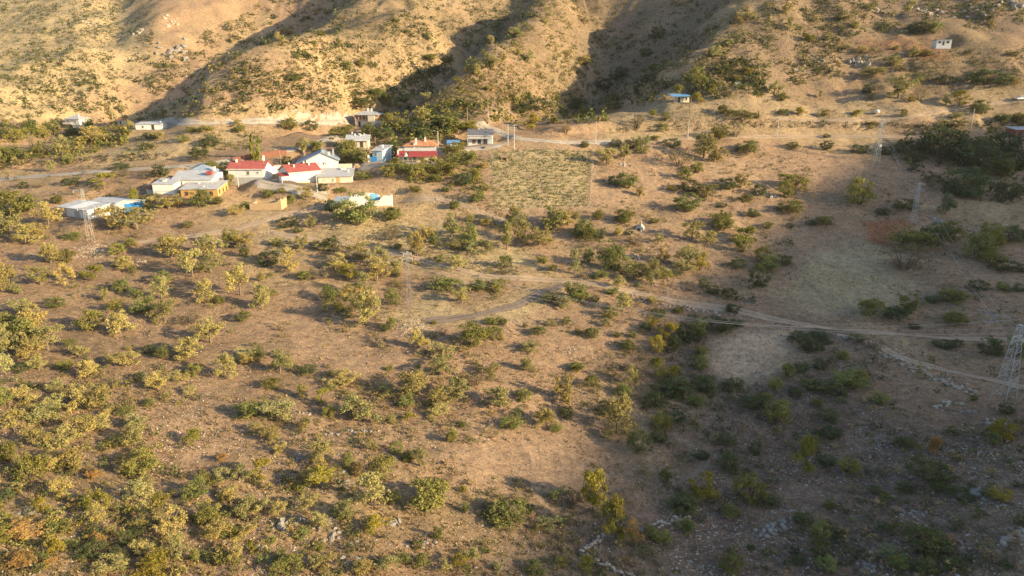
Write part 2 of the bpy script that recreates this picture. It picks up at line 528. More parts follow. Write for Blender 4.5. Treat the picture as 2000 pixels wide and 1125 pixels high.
M['rubber'] = plain('tyre_rubber', (0.03, 0.03, 0.03), 0.9, 0.1)
m, nt, b = new_mat('window_glass')
b.inputs['Base Color'].default_value = (0.05, 0.06, 0.07, 1)
b.inputs['Roughness'].default_value = 0.12
b.inputs['Specular IOR Level'].default_value = 0.6
M['glass'] = m
M['doordark'] = plain('dark_door', (0.07, 0.06, 0.055), 0.7, 0.2)
# ------------------------------------------------------------------ ground sheet
xs = np.unique(np.concatenate([np.arange(-460, -190, 2.6), np.arange(-190, 190, 1.0), np.arange(190, 461, 2.6)]))
ys = np.unique(np.concatenate([np.arange(-20, 44, 4.0), np.arange(44, 232, 0.8), np.arange(232, 330, 1.4), np.arange(330, 681, 2.4)]))
GX, GY = np.meshgrid(xs, ys)
GZ = H(GX, GY) + fbm(GX, GY, 2.2, 2, 31) * 0.16

def in_poly(X, Y, P):
    ins = np.zeros(X.shape, bool)
    n = len(P)
    for i in range(n):
        x0, y0 = P[i][:2]
        x1, y1 = P[(i + 1) % n][:2]
        c = ((y0 > Y) != (y1 > Y)) & (X < (x1 - x0) * (Y - y0) / (y1 - y0 + 1e-9) + x0)
        ins ^= c
    return ins

_wx = fbm(GX, GY, 14, 4, 41) * 9
_wy = fbm(GX, GY, 14, 4, 47) * 9
def zone(pix, soft=5.0, warp=1.0):
    """weight of an earth zone outlined on the ground, with a ragged edge"""
    P = line_at(pix)
    X, Y = GX + _wx * warp, GY + _wy * warp
    d, _, _ = poly_dist(X, Y, np.vstack([P, P[:1]]))
    sd = np.where(in_poly(X, Y, P), d, -d)
    return smooth(-soft, soft, sd)

def C3(*c):
    return np.array(c)
soil, straw, red = C3(0.315, 0.215, 0.14), C3(0.43, 0.325, 0.185), C3(0.31, 0.13, 0.065)
grey, humus, gold, pink = C3(0.235, 0.205, 0.17), C3(0.16, 0.125, 0.09), C3(0.43, 0.345, 0.20), C3(0.41, 0.28, 0.185)
GC = np.zeros(GX.shape + (3,)) + soil
def paint(col, w):
    global GC
    w = np.clip(w, 0, 1)[..., None]
    GC = GC * (1 - w) + col * w
paint(C3(0.185, 0.138, 0.086), smooth(250, 300, GY) * smooth(-150, -90, GX))
paint(pink, smooth(-0.1, 0.4, fbm(GX, GY, 38, 4, 51)) * 0.45)
paint(straw, smooth(0.0, 0.45, fbm(GX, GY, 26, 4, 57)) * 0.55)
paint(humus, smooth(0.18, 0.5, fbm(GX, GY, 18, 4, 63)) * 0.35)
# the mountain
paint(C3(0.42, 0.335, 0.195), zone([(-150, -60), (250, -60), (300, 110), (180, 200), (120, 240), (-150, 245)], 14) * 0.9)
paint(straw, zone([(330, 190), (620, 60), (780, -60), (1040, -60), (900, 110), (760, 200), (690, 240), (350, 240)], 12) * 0.25)
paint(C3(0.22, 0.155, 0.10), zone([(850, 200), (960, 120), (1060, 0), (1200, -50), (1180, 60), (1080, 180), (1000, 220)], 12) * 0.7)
paint(gold, zone([(400, 236), (560, 233), (690, 234), (700, 214), (560, 212), (420, 220)], 2.0, 0.35) * 0.9)
paint(gold, zone([(-60, 246), (60, 238), (140, 226), (140, 214), (-60, 216)], 4, 0.4) * 0.8)
paint(red, zone([(1640, 80), (1780, 66), (1860, 80), (1860, 104), (1740, 112), (1640, 108)], 4, 0.9) * 0.5)
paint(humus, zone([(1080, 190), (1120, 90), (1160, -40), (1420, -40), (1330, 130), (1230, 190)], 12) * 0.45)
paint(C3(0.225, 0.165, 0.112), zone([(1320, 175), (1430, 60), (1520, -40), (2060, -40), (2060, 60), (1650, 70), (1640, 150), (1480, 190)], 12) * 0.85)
# village shelf and slopes under it
paint(gold, zone([(160, 300), (260, 262), (420, 244), (520, 250), (470, 290), (330, 305), (230, 312)], 6) * 0.7)
paint(gold, zone([(560, 430), (660, 440), (800, 430), (960, 470), (1100, 540), (900, 545), (740, 490), (520, 470)], 6) * 0.95)
paint(straw, zone([(660, 372), (760, 366), (900, 380), (960, 430), (800, 430), (700, 420)], 5) * 0.8)
paint(gold, zone([(820, 560), (900, 600), (1060, 560), (1120, 560), (1000, 618), (860, 640), (760, 620)], 4, 0.6) * 0.9)
paint(straw, zone([(420, 400), (480, 370), (600, 380), (650, 410), (560, 450), (420, 450)], 5) * 0.6)
# bare gravel slopes of the near ground
paint(pink, zone([(560, 600), (700, 660), (860, 720), (700, 740), (560, 720), (480, 640)], 7) * 0.7)
paint(pink, zone([(300, 790), (420, 780), (560, 880), (560, 960), (360, 960), (280, 860)], 7) * 0.6)
paint(pink, zone([(880, 860), (1060, 850), (1250, 930), (1250, 1040), (1000, 980), (880, 930)], 7) * 0.6)
# right side: fields, meadow and red cuts
paint(C3(0.37, 0.285, 0.18), zone([(1500, 178), (1700, 190), (2050, 170), (2050, 225), (1800, 232), (1500, 232)], 5) * 0.75)
paint(gold, zone([(1180, 275), (1340, 268), (1560, 268), (1720, 268), (1720, 252), (1400, 250), (1180, 258)], 2.5, 0.4) * 0.65)
paint(C3(0.48, 0.40, 0.22), zone([(1590, 480), (1720, 470), (1760, 540), (1700, 610), (1560, 610), (1530, 560)], 6) * 0.85)
paint(grey, zone([(1470, 640), (1560, 480), (1700, 455), (1880, 530), (1850, 600), (1700, 640)], 6) * 0.35)
paint(C3(0.17, 0.13, 0.105), zone([(1290, 640), (1400, 615), (1560, 625), (1700, 660), (1650, 800), (1400, 820), (1300, 740)], 7) * 0.7)
paint(C3(0.56, 0.42, 0.29), zone([(1395, 690), (1440, 640), (1545, 640), (1535, 720), (1470, 752), (1385, 735)], 3, 0.5) * 0.9)
paint(red, zone([(1690, 436), (1780, 430), (1790, 446), (1720, 480), (1690, 470)], 1.5, 0.3) * 0.95)
paint(pink, zone([(1180, 300), (1400, 290), (1720, 300), (1600, 370), (1380, 360), (1240, 400), (1180, 390)], 7) * 0.7)
paint(C3(0.29, 0.19, 0.13), zone([(1250, 560), (1420, 590), (1500, 610), (1380, 625), (1250, 590)], 3) * 0.7)
paint(C3(0.165, 0.122, 0.105), zone([(1260, 1150), (1300, 900), (1420, 780), (1600, 760), (2050, 800), (2050, 1150)], 9) * 0.75)  # stony earth, its colour darkened to deepen the hill's shade here
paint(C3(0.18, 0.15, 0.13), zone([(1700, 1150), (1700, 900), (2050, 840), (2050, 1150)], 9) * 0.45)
# vineyard and garden soil
VINE = [(955, 300), (1158, 296), (1150, 405), (962, 406)]
paint(C3(0.40, 0.325, 0.19), zone(VINE, 1.5, 0.2) * 0.85)
paint(C3(0.33, 0.265, 0.17), zone([(1080, 238), (1200, 205), (1420, 195), (1490, 215), (1470, 238), (1200, 246)], 5) * 0.7)
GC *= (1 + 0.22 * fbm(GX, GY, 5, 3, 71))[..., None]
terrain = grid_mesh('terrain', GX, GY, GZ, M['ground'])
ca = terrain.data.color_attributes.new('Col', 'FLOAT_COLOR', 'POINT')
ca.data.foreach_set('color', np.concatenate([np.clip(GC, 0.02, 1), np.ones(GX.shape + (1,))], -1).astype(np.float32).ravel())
tag(terrain, kind='structure')
ridge = grid_mesh('hill', HX, HY, HZ, M['ground'])
ca = ridge.data.color_attributes.new('Col', 'FLOAT_COLOR', 'POINT')
ca.data.foreach_set('color', np.tile(np.array([0.3, 0.21, 0.12, 1], np.float32), HX.size))
tag(ridge, kind='structure')

def ground_z(x, y):
    return float(H(x, y))

# ------------------------------------------------------------------ roads and tracks, draped on the ground
def ribbon(name, pix, width, mat, lift=0.10, wob=0.7):
    fine = []
    for (u0, v0), (u1, v1) in zip(pix[:-1], pix[1:]):
        n_ = max(2, int(math.hypot(u1 - u0, v1 - v0) / 10))
        fine += [(u0 + (u1 - u0) * k / n_, v0 + (v1 - v0) * k / n_) for k in range(n_)]
    P = line_at(fine + [pix[-1]])
    # resample about every metre with smooth corners
    L = np.r_[0, np.cumsum(np.hypot(*np.diff(P[:, :2], axis=0).T))]
    t = np.linspace(0, L[-1], max(8, int(L[-1] / 1.0)))
    x, y = np.interp(t, L, P[:, 0]), np.interp(t, L, P[:, 1])
    k = 9
    ker = np.hanning(k + 2)[1:-1]; ker /= ker.sum()
    pad = lambda a: np.convolve(np.r_[[a[0]] * (k // 2), a, [a[-1]] * (k // 2)], ker, 'valid')
    x, y = pad(x), pad(y)
    tx, ty = np.gradient(x), np.gradient(y)
    n = np.hypot(tx, ty) + 1e-9
    nx, ny = -ty / n, tx / n
    wv = width * (1 + wob * fbm(t, t * 0 + 3.3, 9, 2, 81))
    cols = np.linspace(-1, 1, 9)
    X = x[:, None] + nx[:, None] * wv[:, None] * 0.5 * cols[None]
    Y = y[:, None] + ny[:, None] * wv[:, None] * 0.5 * cols[None]
    Z = H(X, Y) + lift + np.where(np.abs(cols) > 0.7, -0.04, 0)[None]
    o = grid_mesh(name, X, Y, Z, mat)
    a = o.data.attributes.new('edge', 'FLOAT', 'POINT')
    e = (1 - np.abs(cols)) * 1.6
    e = np.tile(np.clip(e, 0, 1), (len(t), 1))
    fade = np.clip(np.minimum(np.arange(len(t)), np.arange(len(t))[::-1]) / 4.0, 0, 1)
    a.data.foreach_set('value', (e * fade[:, None]).astype(np.float32).ravel())
    md = o.data.attributes.new('mid', 'FLOAT', 'POINT')
    md.data.foreach_set('value', np.tile((np.abs(cols) < 0.2).astype(np.float32), len(t)))
    tag(o, kind='structure')
    return o

ROADS = [
    ('road', [(-60, 356), (60, 345), (200, 335), (300, 328), (430, 319), (500, 308), (560, 294), (640, 272), (690, 258)], 3.6, 'gravel'),
    ('road', [(250, 246), (340, 240), (430, 238), (560, 236), (690, 238), (780, 244), (860, 240), (945, 243), (975, 256), (1005, 270), (1090, 278), (1180, 278), (1215, 277)], 3.4, 'gravel'),
    ('road', [(1195, 278), (1300, 272), (1450, 268), (1600, 266), (1820, 268)], 2.6, 'track'),
    ('road', [(1000, 276), (960, 287), (900, 291), (850, 300), (770, 320), (700, 326), (690, 330)], 3.4, 'gravel'),
    ('road', [(560, 348), (520, 352), (500, 356), (545, 362), (600, 373), (650, 387)], 4.2, 'gravel'),
    ('track', [(650, 387), (640, 402), (580, 416), (520, 430), (460, 448), (390, 460), (300, 470), (215, 478)], 2.8, 'track'),
    ('track', [(770, 396), (850, 386), (910, 402), (960, 424), (1010, 440)], 3.0, 'track'),
    ('track', [(520, 452), (600, 468), (690, 478), (790, 498), (870, 520), (960, 542), (1050, 546), (1120, 550), (1200, 562), (1320, 590), (1440, 607), (1540, 630), (1650, 646), (1800, 658), (1900, 662), (2050, 664)], 3.0, 'track'),
    ('track', [(1110, 552), (1060, 572), (1000, 600), (920, 618), (850, 626), (812, 628)], 2.6, 'greytrack'),
    ('track', [(1620, 650), (1700, 668), (1760, 700), (1850, 725), (1950, 745), (2050, 770)], 2.4, 'track'),
    ('path', [(1290, 838), (1340, 866), (1388, 896), (1370, 920), (1310, 950)], 1.2, 'trail'),
    ('path', [(1150, 300), (1154, 340), (1150, 400), (1120, 420)], 0.9, 'trail'),
    ('track', [(1500, 232), (1600, 236), (1760, 232), (1900, 205), (2050, 194)], 2.6, 'track'),
]
for nm, pix, w, mt in ROADS:
    ribbon(nm, pix, w, M[mt])
# ------------------------------------------------------------------ building kit
def thing(name, label, cat, loc, rz=0.0, group=None):
    o = bpy.data.objects.new(name, None)
    o.empty_display_size = 0.5
    COL.objects.link(o)
    o.location = loc
    o.rotation_euler = (0, 0, rz)
    return tag(o, label, cat, group)

class MB:
    def __init__(s):
        s.v, s.f = [], []
    def box(s, x0, x1, y0, y1, z0, z1):
        b = len(s.v)
        s.v += [(x0, y0, z0), (x1, y0, z0), (x1, y1, z0), (x0, y1, z0), (x0, y0, z1), (x1, y0, z1), (x1, y1, z1), (x0, y1, z1)]
        s.f += [tuple(b + i for i in q) for q in ((0, 3, 2, 1), (4, 5, 6, 7), (0, 1, 5, 4), (1, 2, 6, 5), (2, 3, 7, 6), (3, 0, 4, 7))]
        return s
    def slab(s, quad, th):
        """a four-cornered sheet with thickness (quad counter-clockwise seen from above)"""
        b = len(s.v)
        s.v += [tuple(p) for p in quad] + [(p[0], p[1], p[2] - th) for p in quad]
        s.f += [tuple(b + i for i in q) for q in ((0, 1, 2, 3), (7, 6, 5, 4), (0, 4, 5, 1), (1, 5, 6, 2), (2, 6, 7, 3), (3, 7, 4, 0))]
        return s
    def prism(s, pts, y0, y1):
        """outline in x,z pushed along y"""
        b, n = len(s.v), len(pts)
        s.v += [(p[0], y0, p[1]) for p in pts] + [(p[0], y1, p[1]) for p in pts]
        s.f += [tuple(range(b, b + n)), tuple(range(b + 2 * n - 1, b + n - 1, -1))]
        s.f += [(b + i, b + n + i, b + n + (i + 1) % n, b + (i + 1) % n) for i in range(n)]
        return s
    def prismx(s, pts, x0, x1):
        """outline in y,z pushed along x"""
        b, n = len(s.v), len(pts)
        s.v += [(x0, p[0], p[1]) for p in pts] + [(x1, p[0], p[1]) for p in pts]
        s.f += [tuple(range(b + n - 1, b - 1, -1)), tuple(range(b + n, b + 2 * n))]
        s.f += [(b + i, b + (i + 1) % n, b + n + (i + 1) % n, b + n + i) for i in range(n)]
        return s
    def bar(s, p, q, r, n=4, r2=None):
        p, q = Vector(p), Vector(q)
        r2 = r if r2 is None else r2
        d = (q - p).normalized()
        a = d.orthogonal().normalized()
        c = d.cross(a)
        b = len(s.v)
        for e, rr_ in ((p, r), (q, r2)):
            for i in range(n):
                t = 2 * math.pi * i / n + math.pi / 4
                s.v.append(tuple(e + a * math.cos(t) * rr_ + c * math.sin(t) * rr_))
        s.f += [(b + i, b + (i + 1) % n, b + n + (i + 1) % n, b + n + i) for i in range(n)]
        s.f += [tuple(range(b + n - 1, b - 1, -1)), tuple(range(b + n, b + 2 * n))]
        return s
    def build(s, name, mat, parent=None):
        return mesh_obj(name, s.v, s.f, M[mat] if isinstance(mat, str) else mat, parent)

def site(key, name, label, cat):
    u, v, yaw, L, D = SITES[key]
    return thing(name, label, cat, PLACE[key], R(yaw)), L, D

def window(parent, x, z, w, h, y=0.0, axis='f', glass='glass', sill=True, fr='frame'):
    """window on the front (f), right (r) or left (l) wall: frame, pane, sill"""
    t = 0.10
    def bx(mb, x0, x1, d0, d1, z0, z1):
        if axis == 'f':
            mb.box(x0, x1, y - d1, y - d0, z0, z1)
        elif axis == 'r':
            mb.box(y + d0, y + d1, x0, x1, z0, z1)
        else:
            mb.box(y - d1, y - d0, x0, x1, z0, z1)
    f = MB()
    bx(f, x - w / 2, x + w / 2, 0.004, 0.07, z + h - t, z + h)
    bx(f, x - w / 2, x + w / 2, 0.004, 0.07, z, z + t)
    bx(f, x - w / 2, x - w / 2 + t, 0.004, 0.07, z + t, z + h - t)
    bx(f, x + w / 2 - t, x + w / 2, 0.004, 0.07, z + t, z + h - t)
    if w > 0.8:
        bx(f, x - 0.04, x + 0.04, 0.004, 0.06, z + t, z + h - t)
    o = f.build('window', fr, parent)
    g = MB()
    bx(g, x - w / 2 + t, x + w / 2 - t, 0.002, 0.03, z + t, z + h - t)
    g.build('pane', glass, o)
    if sill:
        s_ = MB()
        bx(s_, x - w / 2 - 0.08, x + w / 2 + 0.08, 0.003, 0.14, z - 0.08, z - 0.003)
        s_.build('sill', fr, o)
    return o

def door(parent, x, w, h, y=0.0, z=0.0, mat='brown', axis='f'):
    d = MB()
    k = MB()
    if axis == 'f':
        d.box(x - w / 2, x + w / 2, y - 0.06, y - 0.003, z, z + h)
        k.box(x + w / 2 - 0.18, x + w / 2 - 0.1, y - 0.12, y - 0.063, z + 1.0, z + 1.1)
    else:
        d.box(y + 0.003, y + 0.06, x - w / 2, x + w / 2, z, z + h)
        k.box(y + 0.063, y + 0.12, x + w / 2 - 0.18, x + w / 2 - 0.1, z + 1.0, z + 1.1)
    o = d.build('door', mat, parent)
    k.build('handle', 'steel', o)
    return o

def chimney(parent, x, y, z, h=0.9, w=0.5, mat='white', cap=True):
    o = MB().box(x - w / 2, x + w / 2, y - w / 2, y + w / 2, z - 0.8, z + h).build('chimney', mat, parent)
    if cap:
        MB().box(x - w / 2 - 0.08, x + w / 2 + 0.08, y - w / 2 - 0.08, y + w / 2 + 0.08, z + h + 0.003, z + h + 0.1).build('cap', 'concrete', o)
    return o

def gable_x(parent, L, D, h, rise, mat, over=0.4, th=0.14, name='roof'):
    """roof with its ridge along the front wall; front eave at y=-over"""
    s_ = rise / (D / 2)
    e = h - s_ * over
    m_ = MB()
    m_.slab([(-L / 2 - over, -over, e + th), (L / 2 + over, -over, e + th), (L / 2 + over, D / 2, h + rise + th), (-L / 2 - over, D / 2, h + rise + th)], th)
    m_.slab([(-L / 2 - over, D / 2, h + rise + th), (L / 2 + over, D / 2, h + rise + th), (L / 2 + over, D + over, e + th), (-L / 2 - over, D + over, e + th)], th)
    o = m_.build(name, mat, parent)
    MB().prismx([(D / 2 - 0.22, h + rise + th - 0.06), (D / 2 + 0.22, h + rise + th - 0.06), (D / 2, h + rise + th + 0.07)], -L / 2 - over - 0.02, L / 2 + over + 0.02).build('ridge_cap', mat, o)
    MB().box(-L / 2 - over, L / 2 + over, -over - 0.05, -over - 0.004, e - 0.08, e + th + 0.02).build('eaves_board', 'frame', o)
    return o

def gable_walls_x(parent, L, D, h, rise, mat, foot=-2.5):
    return MB().prismx([(0, foot), (D, foot), (D, h), (D / 2, h + rise), (0, h)], -L / 2, L / 2).build('wall', mat, parent)

def shed_roof(parent, x0, x1, y0, y1, z0, z1, mat, over=0.35, th=0.12, name='roof'):
    """single slope rising from y0 to y1"""
    s_ = (z1 - z0) / (y1 - y0)
    return MB().slab([(x0 - over, y0 - over, z0 - s_ * over + th), (x1 + over, y0 - over, z0 - s_ * over + th),
                      (x1 + over, y1 + over, z1 + s_ * over + th), (x0 - over, y1 + over, z1 + s_ * over + th)], th).build(name, mat, parent)

def shed_walls(parent, x0, x1, y0, y1, z0, z1, mat, foot=-2.5, name='wall'):
    return MB().prismx([(y0, foot), (y1, foot), (y1, z1), (y0, z0)], x0, x1).build(name, mat, parent)

def hip_roof(parent, x0, x1, y0, y1, z, rise, mat, over=0.6, name='roof', th=0.14, rl=None):
    x0 -= over; x1 += over; y0 -= over; y1 += over
    if rl is None:
        rl = max(0.3, (x1 - x0) - (y1 - y0))
    cx, cy = (x0 + x1) / 2, (y0 + y1) / 2
    v = [(x0, y0, z), (x1, y0, z), (x1, y1, z), (x0, y1, z), (x0, y0, z + th), (x1, y0, z + th), (x1, y1, z + th), (x0, y1, z + th),
         (cx - rl / 2, cy, z + th + rise), (cx + rl / 2, cy, z + th + rise)]
    f = [(3, 2, 1, 0), (0, 1, 5, 4), (1, 2, 6, 5), (2, 3, 7, 6), (3, 0, 4, 7), (4, 5, 9, 8), (5, 6, 9), (6, 7, 8, 9), (7, 4, 8)]
    return mesh_obj(name, v, f, M[mat], parent)

# ------------------------------------------------------------------ the village
# A: long white house, bright red roof
t, L, D = site('A', 'house', 'long white house with bright red gable roof beside two slim poplars', 'house')
gable_walls_x(t, L, D, 2.5, 1.75, 'white')
rf = gable_x(t, L, D, 2.5, 1.75, 'red')
chimney(rf, -L / 2 + 1.6, D / 2 - 0.6, 3.9, 1.0, 0.5); chimney(rf, L / 2 - 1.2, D / 2 + 0.5, 4.0, 1.9, 0.55); chimney(rf, -L / 2 + 2.8, D / 2 + 0.6, 4.0, 0.5, 0.7, 'stonewall')
window(t, 0.55, 0.6, 0.95, 1.25); window(t, 3.4, 1.0, 0.7, 0.6)
MB().box(-L / 2 - 0.05, L / 2 + 0.05, -0.06, -0.003, -2.5, -0.05).build('plinth', 'concrete', t)
mast = MB(); mast.bar((L / 2 - 0.6, D / 2 - 1.2, 3.5), (L / 2 - 0.6, D / 2 - 1.2, 6.2), 0.05)
mast.build('antenna', 'steel', t)
# B: white house, pinkish red roof, red-roofed porch
t, L, D = site('B', 'house', 'sunlit white house with pinkish red roof and little red porch on its left', 'house')
gable_walls_x(t, L, D, 2.9, 1.7, 'white')
rf = gable_x(t, L, D, 2.9, 1.7, 'red')
for cx_, cy_, ch_ in ((-3.0, 4.2, 0.7), (-2.2, 2.6, 0.7), (1.6, 4.4, 0.8), (2.6, 3.0, 0.7)):
    chimney(rf, cx_, cy_, 2.9 + 1.7 * (1 - abs(cy_ - D / 2) / (D / 2)), ch_, 0.35)
window(t, -2.6, 1.1, 1.0, 1.1, glass='cream'); window(t, 2.2, 1.2, 1.0, 1.0, glass='cream')
window(t, 2.2, 1.5, 0.6, 0.8, y=-L / 2, axis='l')
MB().box(-L / 2 + 0.05, L / 2 - 2.5, -0.05, -0.003, -2.2, 0.35).build('plinth', 'cream', t)
p = MB().box(-L / 2 - 2.2, -L / 2 - 0.01, 0.2, 2.4, -1.5, 2.0).build('porch', 'white', t)
MB().slab([(-L / 2 - 2.5, -0.2, 2.1), (-L / 2 - 0.005, -0.2, 2.1), (-L / 2 - 0.005, 2.7, 2.75), (-L / 2 - 2.5, 2.7, 2.75)], 0.1).build('porch_roof', 'darkred', t)
# C: wide gable facing the valley, blue-grey roof
t, L, D = site('C', 'house', 'wide white house with blue grey gable roof and veranda on its left', 'house')
xl = -L / 2 - 3.0
MB().prism([(-L / 2, -2.5), (L / 2, -2.5), (L / 2, 2.4), (0, 4.6), (-L / 2, 2.4)], 0, D).build('wall', 'white', t)
r_ = MB()
r_.slab([(xl - 0.3, -0.5, 1.35), (0, -0.5, 4.78), (0, D + 0.4, 4.78), (xl - 0.3, D + 0.4, 1.35)], 0.14)
rf = r_.build('roof', 'bluezinc', t)
MB().slab([(0.003, -0.5, 4.78), (L / 2 + 0.6, -0.5, 2.3), (L / 2 + 0.6, D + 0.4, 2.3), (0.003, D + 0.4, 4.78)], 0.14).build('roof', 'bluezinc', t)
MB().box(-0.22, 0.22, -0.55, D + 0.45, 4.72, 4.86).build('ridge_cap', 'bluezinc', rf)
for y_ in (0.1, D * 0.33, D * 0.66, D - 0.2):
    MB().box(xl, xl + 0.16, y_, y_ + 0.16, -1.5, 1.4).build('post', 'brown', t)
MB().box(xl + 0.2, -L / 2 - 0.004, 0.4, 0.6, 0, 1.0).build('railing', 'brown', t)
chimney(rf, 2.2, 1.2, 3.6, 1.1, 0.7, 'cream'); chimney(rf, 3.4, 5.0, 3.0, 2.2, 0.5, 'steel'); chimney(rf, 0.4, 3.0, 4.6, 0.5, 0.8, 'concrete')
window(t, 0.4, 0.9, 0.5, 0.9); window(t, -1.2, 0.9, 0.4, 0.8); window(t, 1.0, 0.9, 0.35, 0.9)
w_ = MB().box(L / 2 + 0.2, L / 2 + 4.2, 0.5, 0.8, -2, 1.0).build('yard_wall', 'cream', t)
# D: low shed
t, L, D = site('D', 'shed', 'low cream shed with flat grey sheet roof in front of wide gabled house', 'shed')
shed_walls(t, -L / 2, L / 2, 0, D, 1.9, 3.2, 'cream')
rf = shed_roof(t, -L / 2, L / 2, 0, D, 1.9, 3.2, 'zinc', 0.4)
chimney(rf, 3.6, 4.2, 2.8, 0.6, 0.35); MB().box(1.2, 2.6, 6.0, 7.2, 2.8, 3.7).build('roof_box', 'frame', rf)
window(t, -0.6, 0.3, 0.45, 1.0); window(t, -3.2, 0.6, 0.25, 0.7); door(t, 0.9, 0.9, 1.6, mat='yellow')
# E: two-storey house with hip roof
t, L, D = site('E', 'house', 'two storey timber framed house with grey hip roof beneath the pale road cut', 'house')
MB().box(-L / 2 + 0.2, L / 2 - 0.2, 0.2, D, -2.5, 2.3).build('wall', 'cream', t)
up = MB().box(-L / 2, L / 2, 0, D, 2.3, 4.5).build('upper_storey', 'timber', t)
for k in range(7):
    x_ = -L / 2 + 0.35 + k * (L - 0.7) / 6
    MB().box(x_ - 0.08, x_ + 0.08, -0.05, -0.003, 2.35, 4.5).build('timber_post', 'cream', up)
for k in range(6):
    window(up, -L / 2 + 0.35 + (k + 0.5) * (L - 0.7) / 6, 2.9, 0.8, 1.1, sill=False, fr='brown')
rf = hip_roof(t, -L / 2, L / 2, 0, D, 4.5, 1.5, 'zinc', 0.9)
chimney(rf, 0.2, 3.2, 5.6, 1.5, 0.5); chimney(rf, 1.6, 3.6, 5.6, 1.3, 0.5); chimney(rf, 1.2, 5.0, 5.6, 1.0, 0.4)
MB().box(1.2, 3.8, -1.2, -0.005, -1.5, 4.3).build('porch_tower', 'cream', t)
door(t, -2.6, 0.9, 2.0, y=0.2, mat='doordark')
# F: small house, many chimneys
t, L, D = site('F', 'house', 'small cream house with grey roof and row of white chimneys', 'house')
gable_walls_x(t, L, D, 2.5, 1.3, 'cream')
rf = gable_x(t, L, D, 2.5, 1.3, 'zinc', 0.6)
for k, (cx_, cy_) in enumerate(((-2.0, 3.4), (-1.0, 2.6), (0.2, 3.2), (0.8, 2.4), (2.0, 3.0))):
    chimney(rf, cx_, cy_, 3.7, 0.6 + 0.5 * (k == 0), 0.38)
for x_ in (-2.2, -1.2, -0.2, 0.8, 1.8, 2.8):
    MB().box(x_ - 0.05, x_ + 0.05, -0.05, -0.003, 0.2, 2.4).build('timber_post', 'brown', t)
window(t, 3.0, 0.9, 0.8, 1.0, y=L / 2, axis='r'); door(t, 1.3, 0.9, 1.9, mat='doordark')
# G: tall narrow pale blue house
t, L, D = site('G', 'house', 'narrow pale blue house with grey roof beside the blue gate', 'house')
MB().box(-L / 2, L / 2, 0, D, -2.5, 3.4).build('wall', 'paleblue', t)
rf = MB().slab([(-L / 2 - 0.5, -0.6, 3.45), (L / 2 + 0.5, -0.6, 3.45), (L / 2 + 0.5, D + 0.4, 4.3), (-L / 2 - 0.5, D + 0.4, 4.3)], 0.14).build('roof', 'zinc', t)
MB().box(-L / 2 + 0.01, L / 2 - 0.01, D / 2, D - 0.01, 3.4, 3.75).build('gable_wall', 'paleblue', t)
chimney(rf, 0, 5, 3.9, 0.8, 0.5)
window(t, -0.5, 1.6, 0.7, 1.0); window(t, 3.0, 1.2, 0.9, 1.1, y=L / 2, axis='r'); window(t, 6.4, 1.2, 0.9, 1.1, y=L / 2, axis='r')
gp = at(729, 316)
g = thing('gate', 'blue metal yard gate with white pillar left of pale blue house', 'gate', gp, R(4))
MB().box(-1.05, 1.15, -0.04, 0.04, 0.05, 1.6).build('gate_leaf', 'bluepaint', g)
MB().box(-1.7, -1.1, -0.25, 0.25, -1.5, 2.1).build('pillar', 'white', g)
# H: brown house with red porch roof
t, L, D = site('H', 'house', 'brown house with orange tile roof and long dark red porch roof', 'house')
MB().box(-L / 2, L / 2 - 0.8, 3.0, D, -2.5, 4.4).build('wall', 'cream', t)
MB().box(-L / 2, L / 2 - 0.8, 0.4, 2.99, -2.5, 0.25).build('terrace_wall', 'white', t)
rf = hip_roof(t, -L / 2 + 1.8, L / 2 - 0.6, 3.6, D + 0.5, 5.1, 1.7, 'tile', 0.5)
MB().box(-L / 2 + 1.9, L / 2 - 0.8, 3.7, D, 4.4, 5.1).build('upper_wall', 'white', t)
MB().slab([(-L / 2 + 1.9, 2.4, 3.85), (L / 2 - 0.4, 2.4, 3.85), (L / 2 - 0.4, 3.95, 4.95), (-L / 2 + 1.9, 3.95, 4.95)], 0.12).build('middle_roof', 'zinc', t)
MB().slab([(-L / 2 + 3.4, -0.5, 2.35), (L / 2, -0.5, 2.35), (L / 2, 2.6, 3.8), (-L / 2 + 3.4, 2.6, 3.8)], 0.12).build('porch_roof', 'darkred', t)
MB().slab([(-L / 2 - 0.5, -0.2, 2.5), (-L / 2 + 3.1, -0.2, 2.5), (-L / 2 + 2.4, 2.6, 3.8), (-L / 2 - 0.2, 2.6, 3.8)], 0.12).build('porch_roof', 'darkred', t)
MB().prism([(-L / 2 + 2.0, 2.2), (-L / 2 + 3.35, 2.2), (-L / 2 + 2.7, 3.6)], -0.2, 0.3).build('gablet', 'white', t)
for k in range(9):
    x_ = -L / 2 + 0.3 + k * (L - 0.8) / 8
    MB().box(x_ - 0.08, x_ + 0.08, 0.05, 0.21, -1.0, 2.5).build('porch_post', 'wood', t)
rl = MB().box(-L / 2 + 0.3, L / 2 - 0.4, 0.06, 0.14, 0.95, 1.07).build('railing', 'wood', t)
for k in range(20):
    x_ = -L / 2 + 0.5 + k * (L - 1.2) / 19
    MB().box(x_ - 0.03, x_ + 0.03, 0.07, 0.13, 0.26, 0.94).build('baluster', 'wood', rl)
for x_ in (-4.2, -1.5, 1.4, 3.8):
    window(t, x_, 1.0, 1.0, 1.1, y=3.0)
window(t, 2.2, -1.2, 0.8, 0.8, y=0.4); window(t, 3.4, -1.2, 0.5, 0.8, y=0.4)
chimney(rf, -0.6, 4.0, 5.6, 2.0, 0.55); chimney(rf, 2.2, 5.6, 6.4, 1.4, 0.5); chimney(rf, -1.2, 3.6, 5.0, 1.0, 0.4)
chimney(t, -L / 2 + 0.1, 0.8, 3.0, 1.2, 0.45)
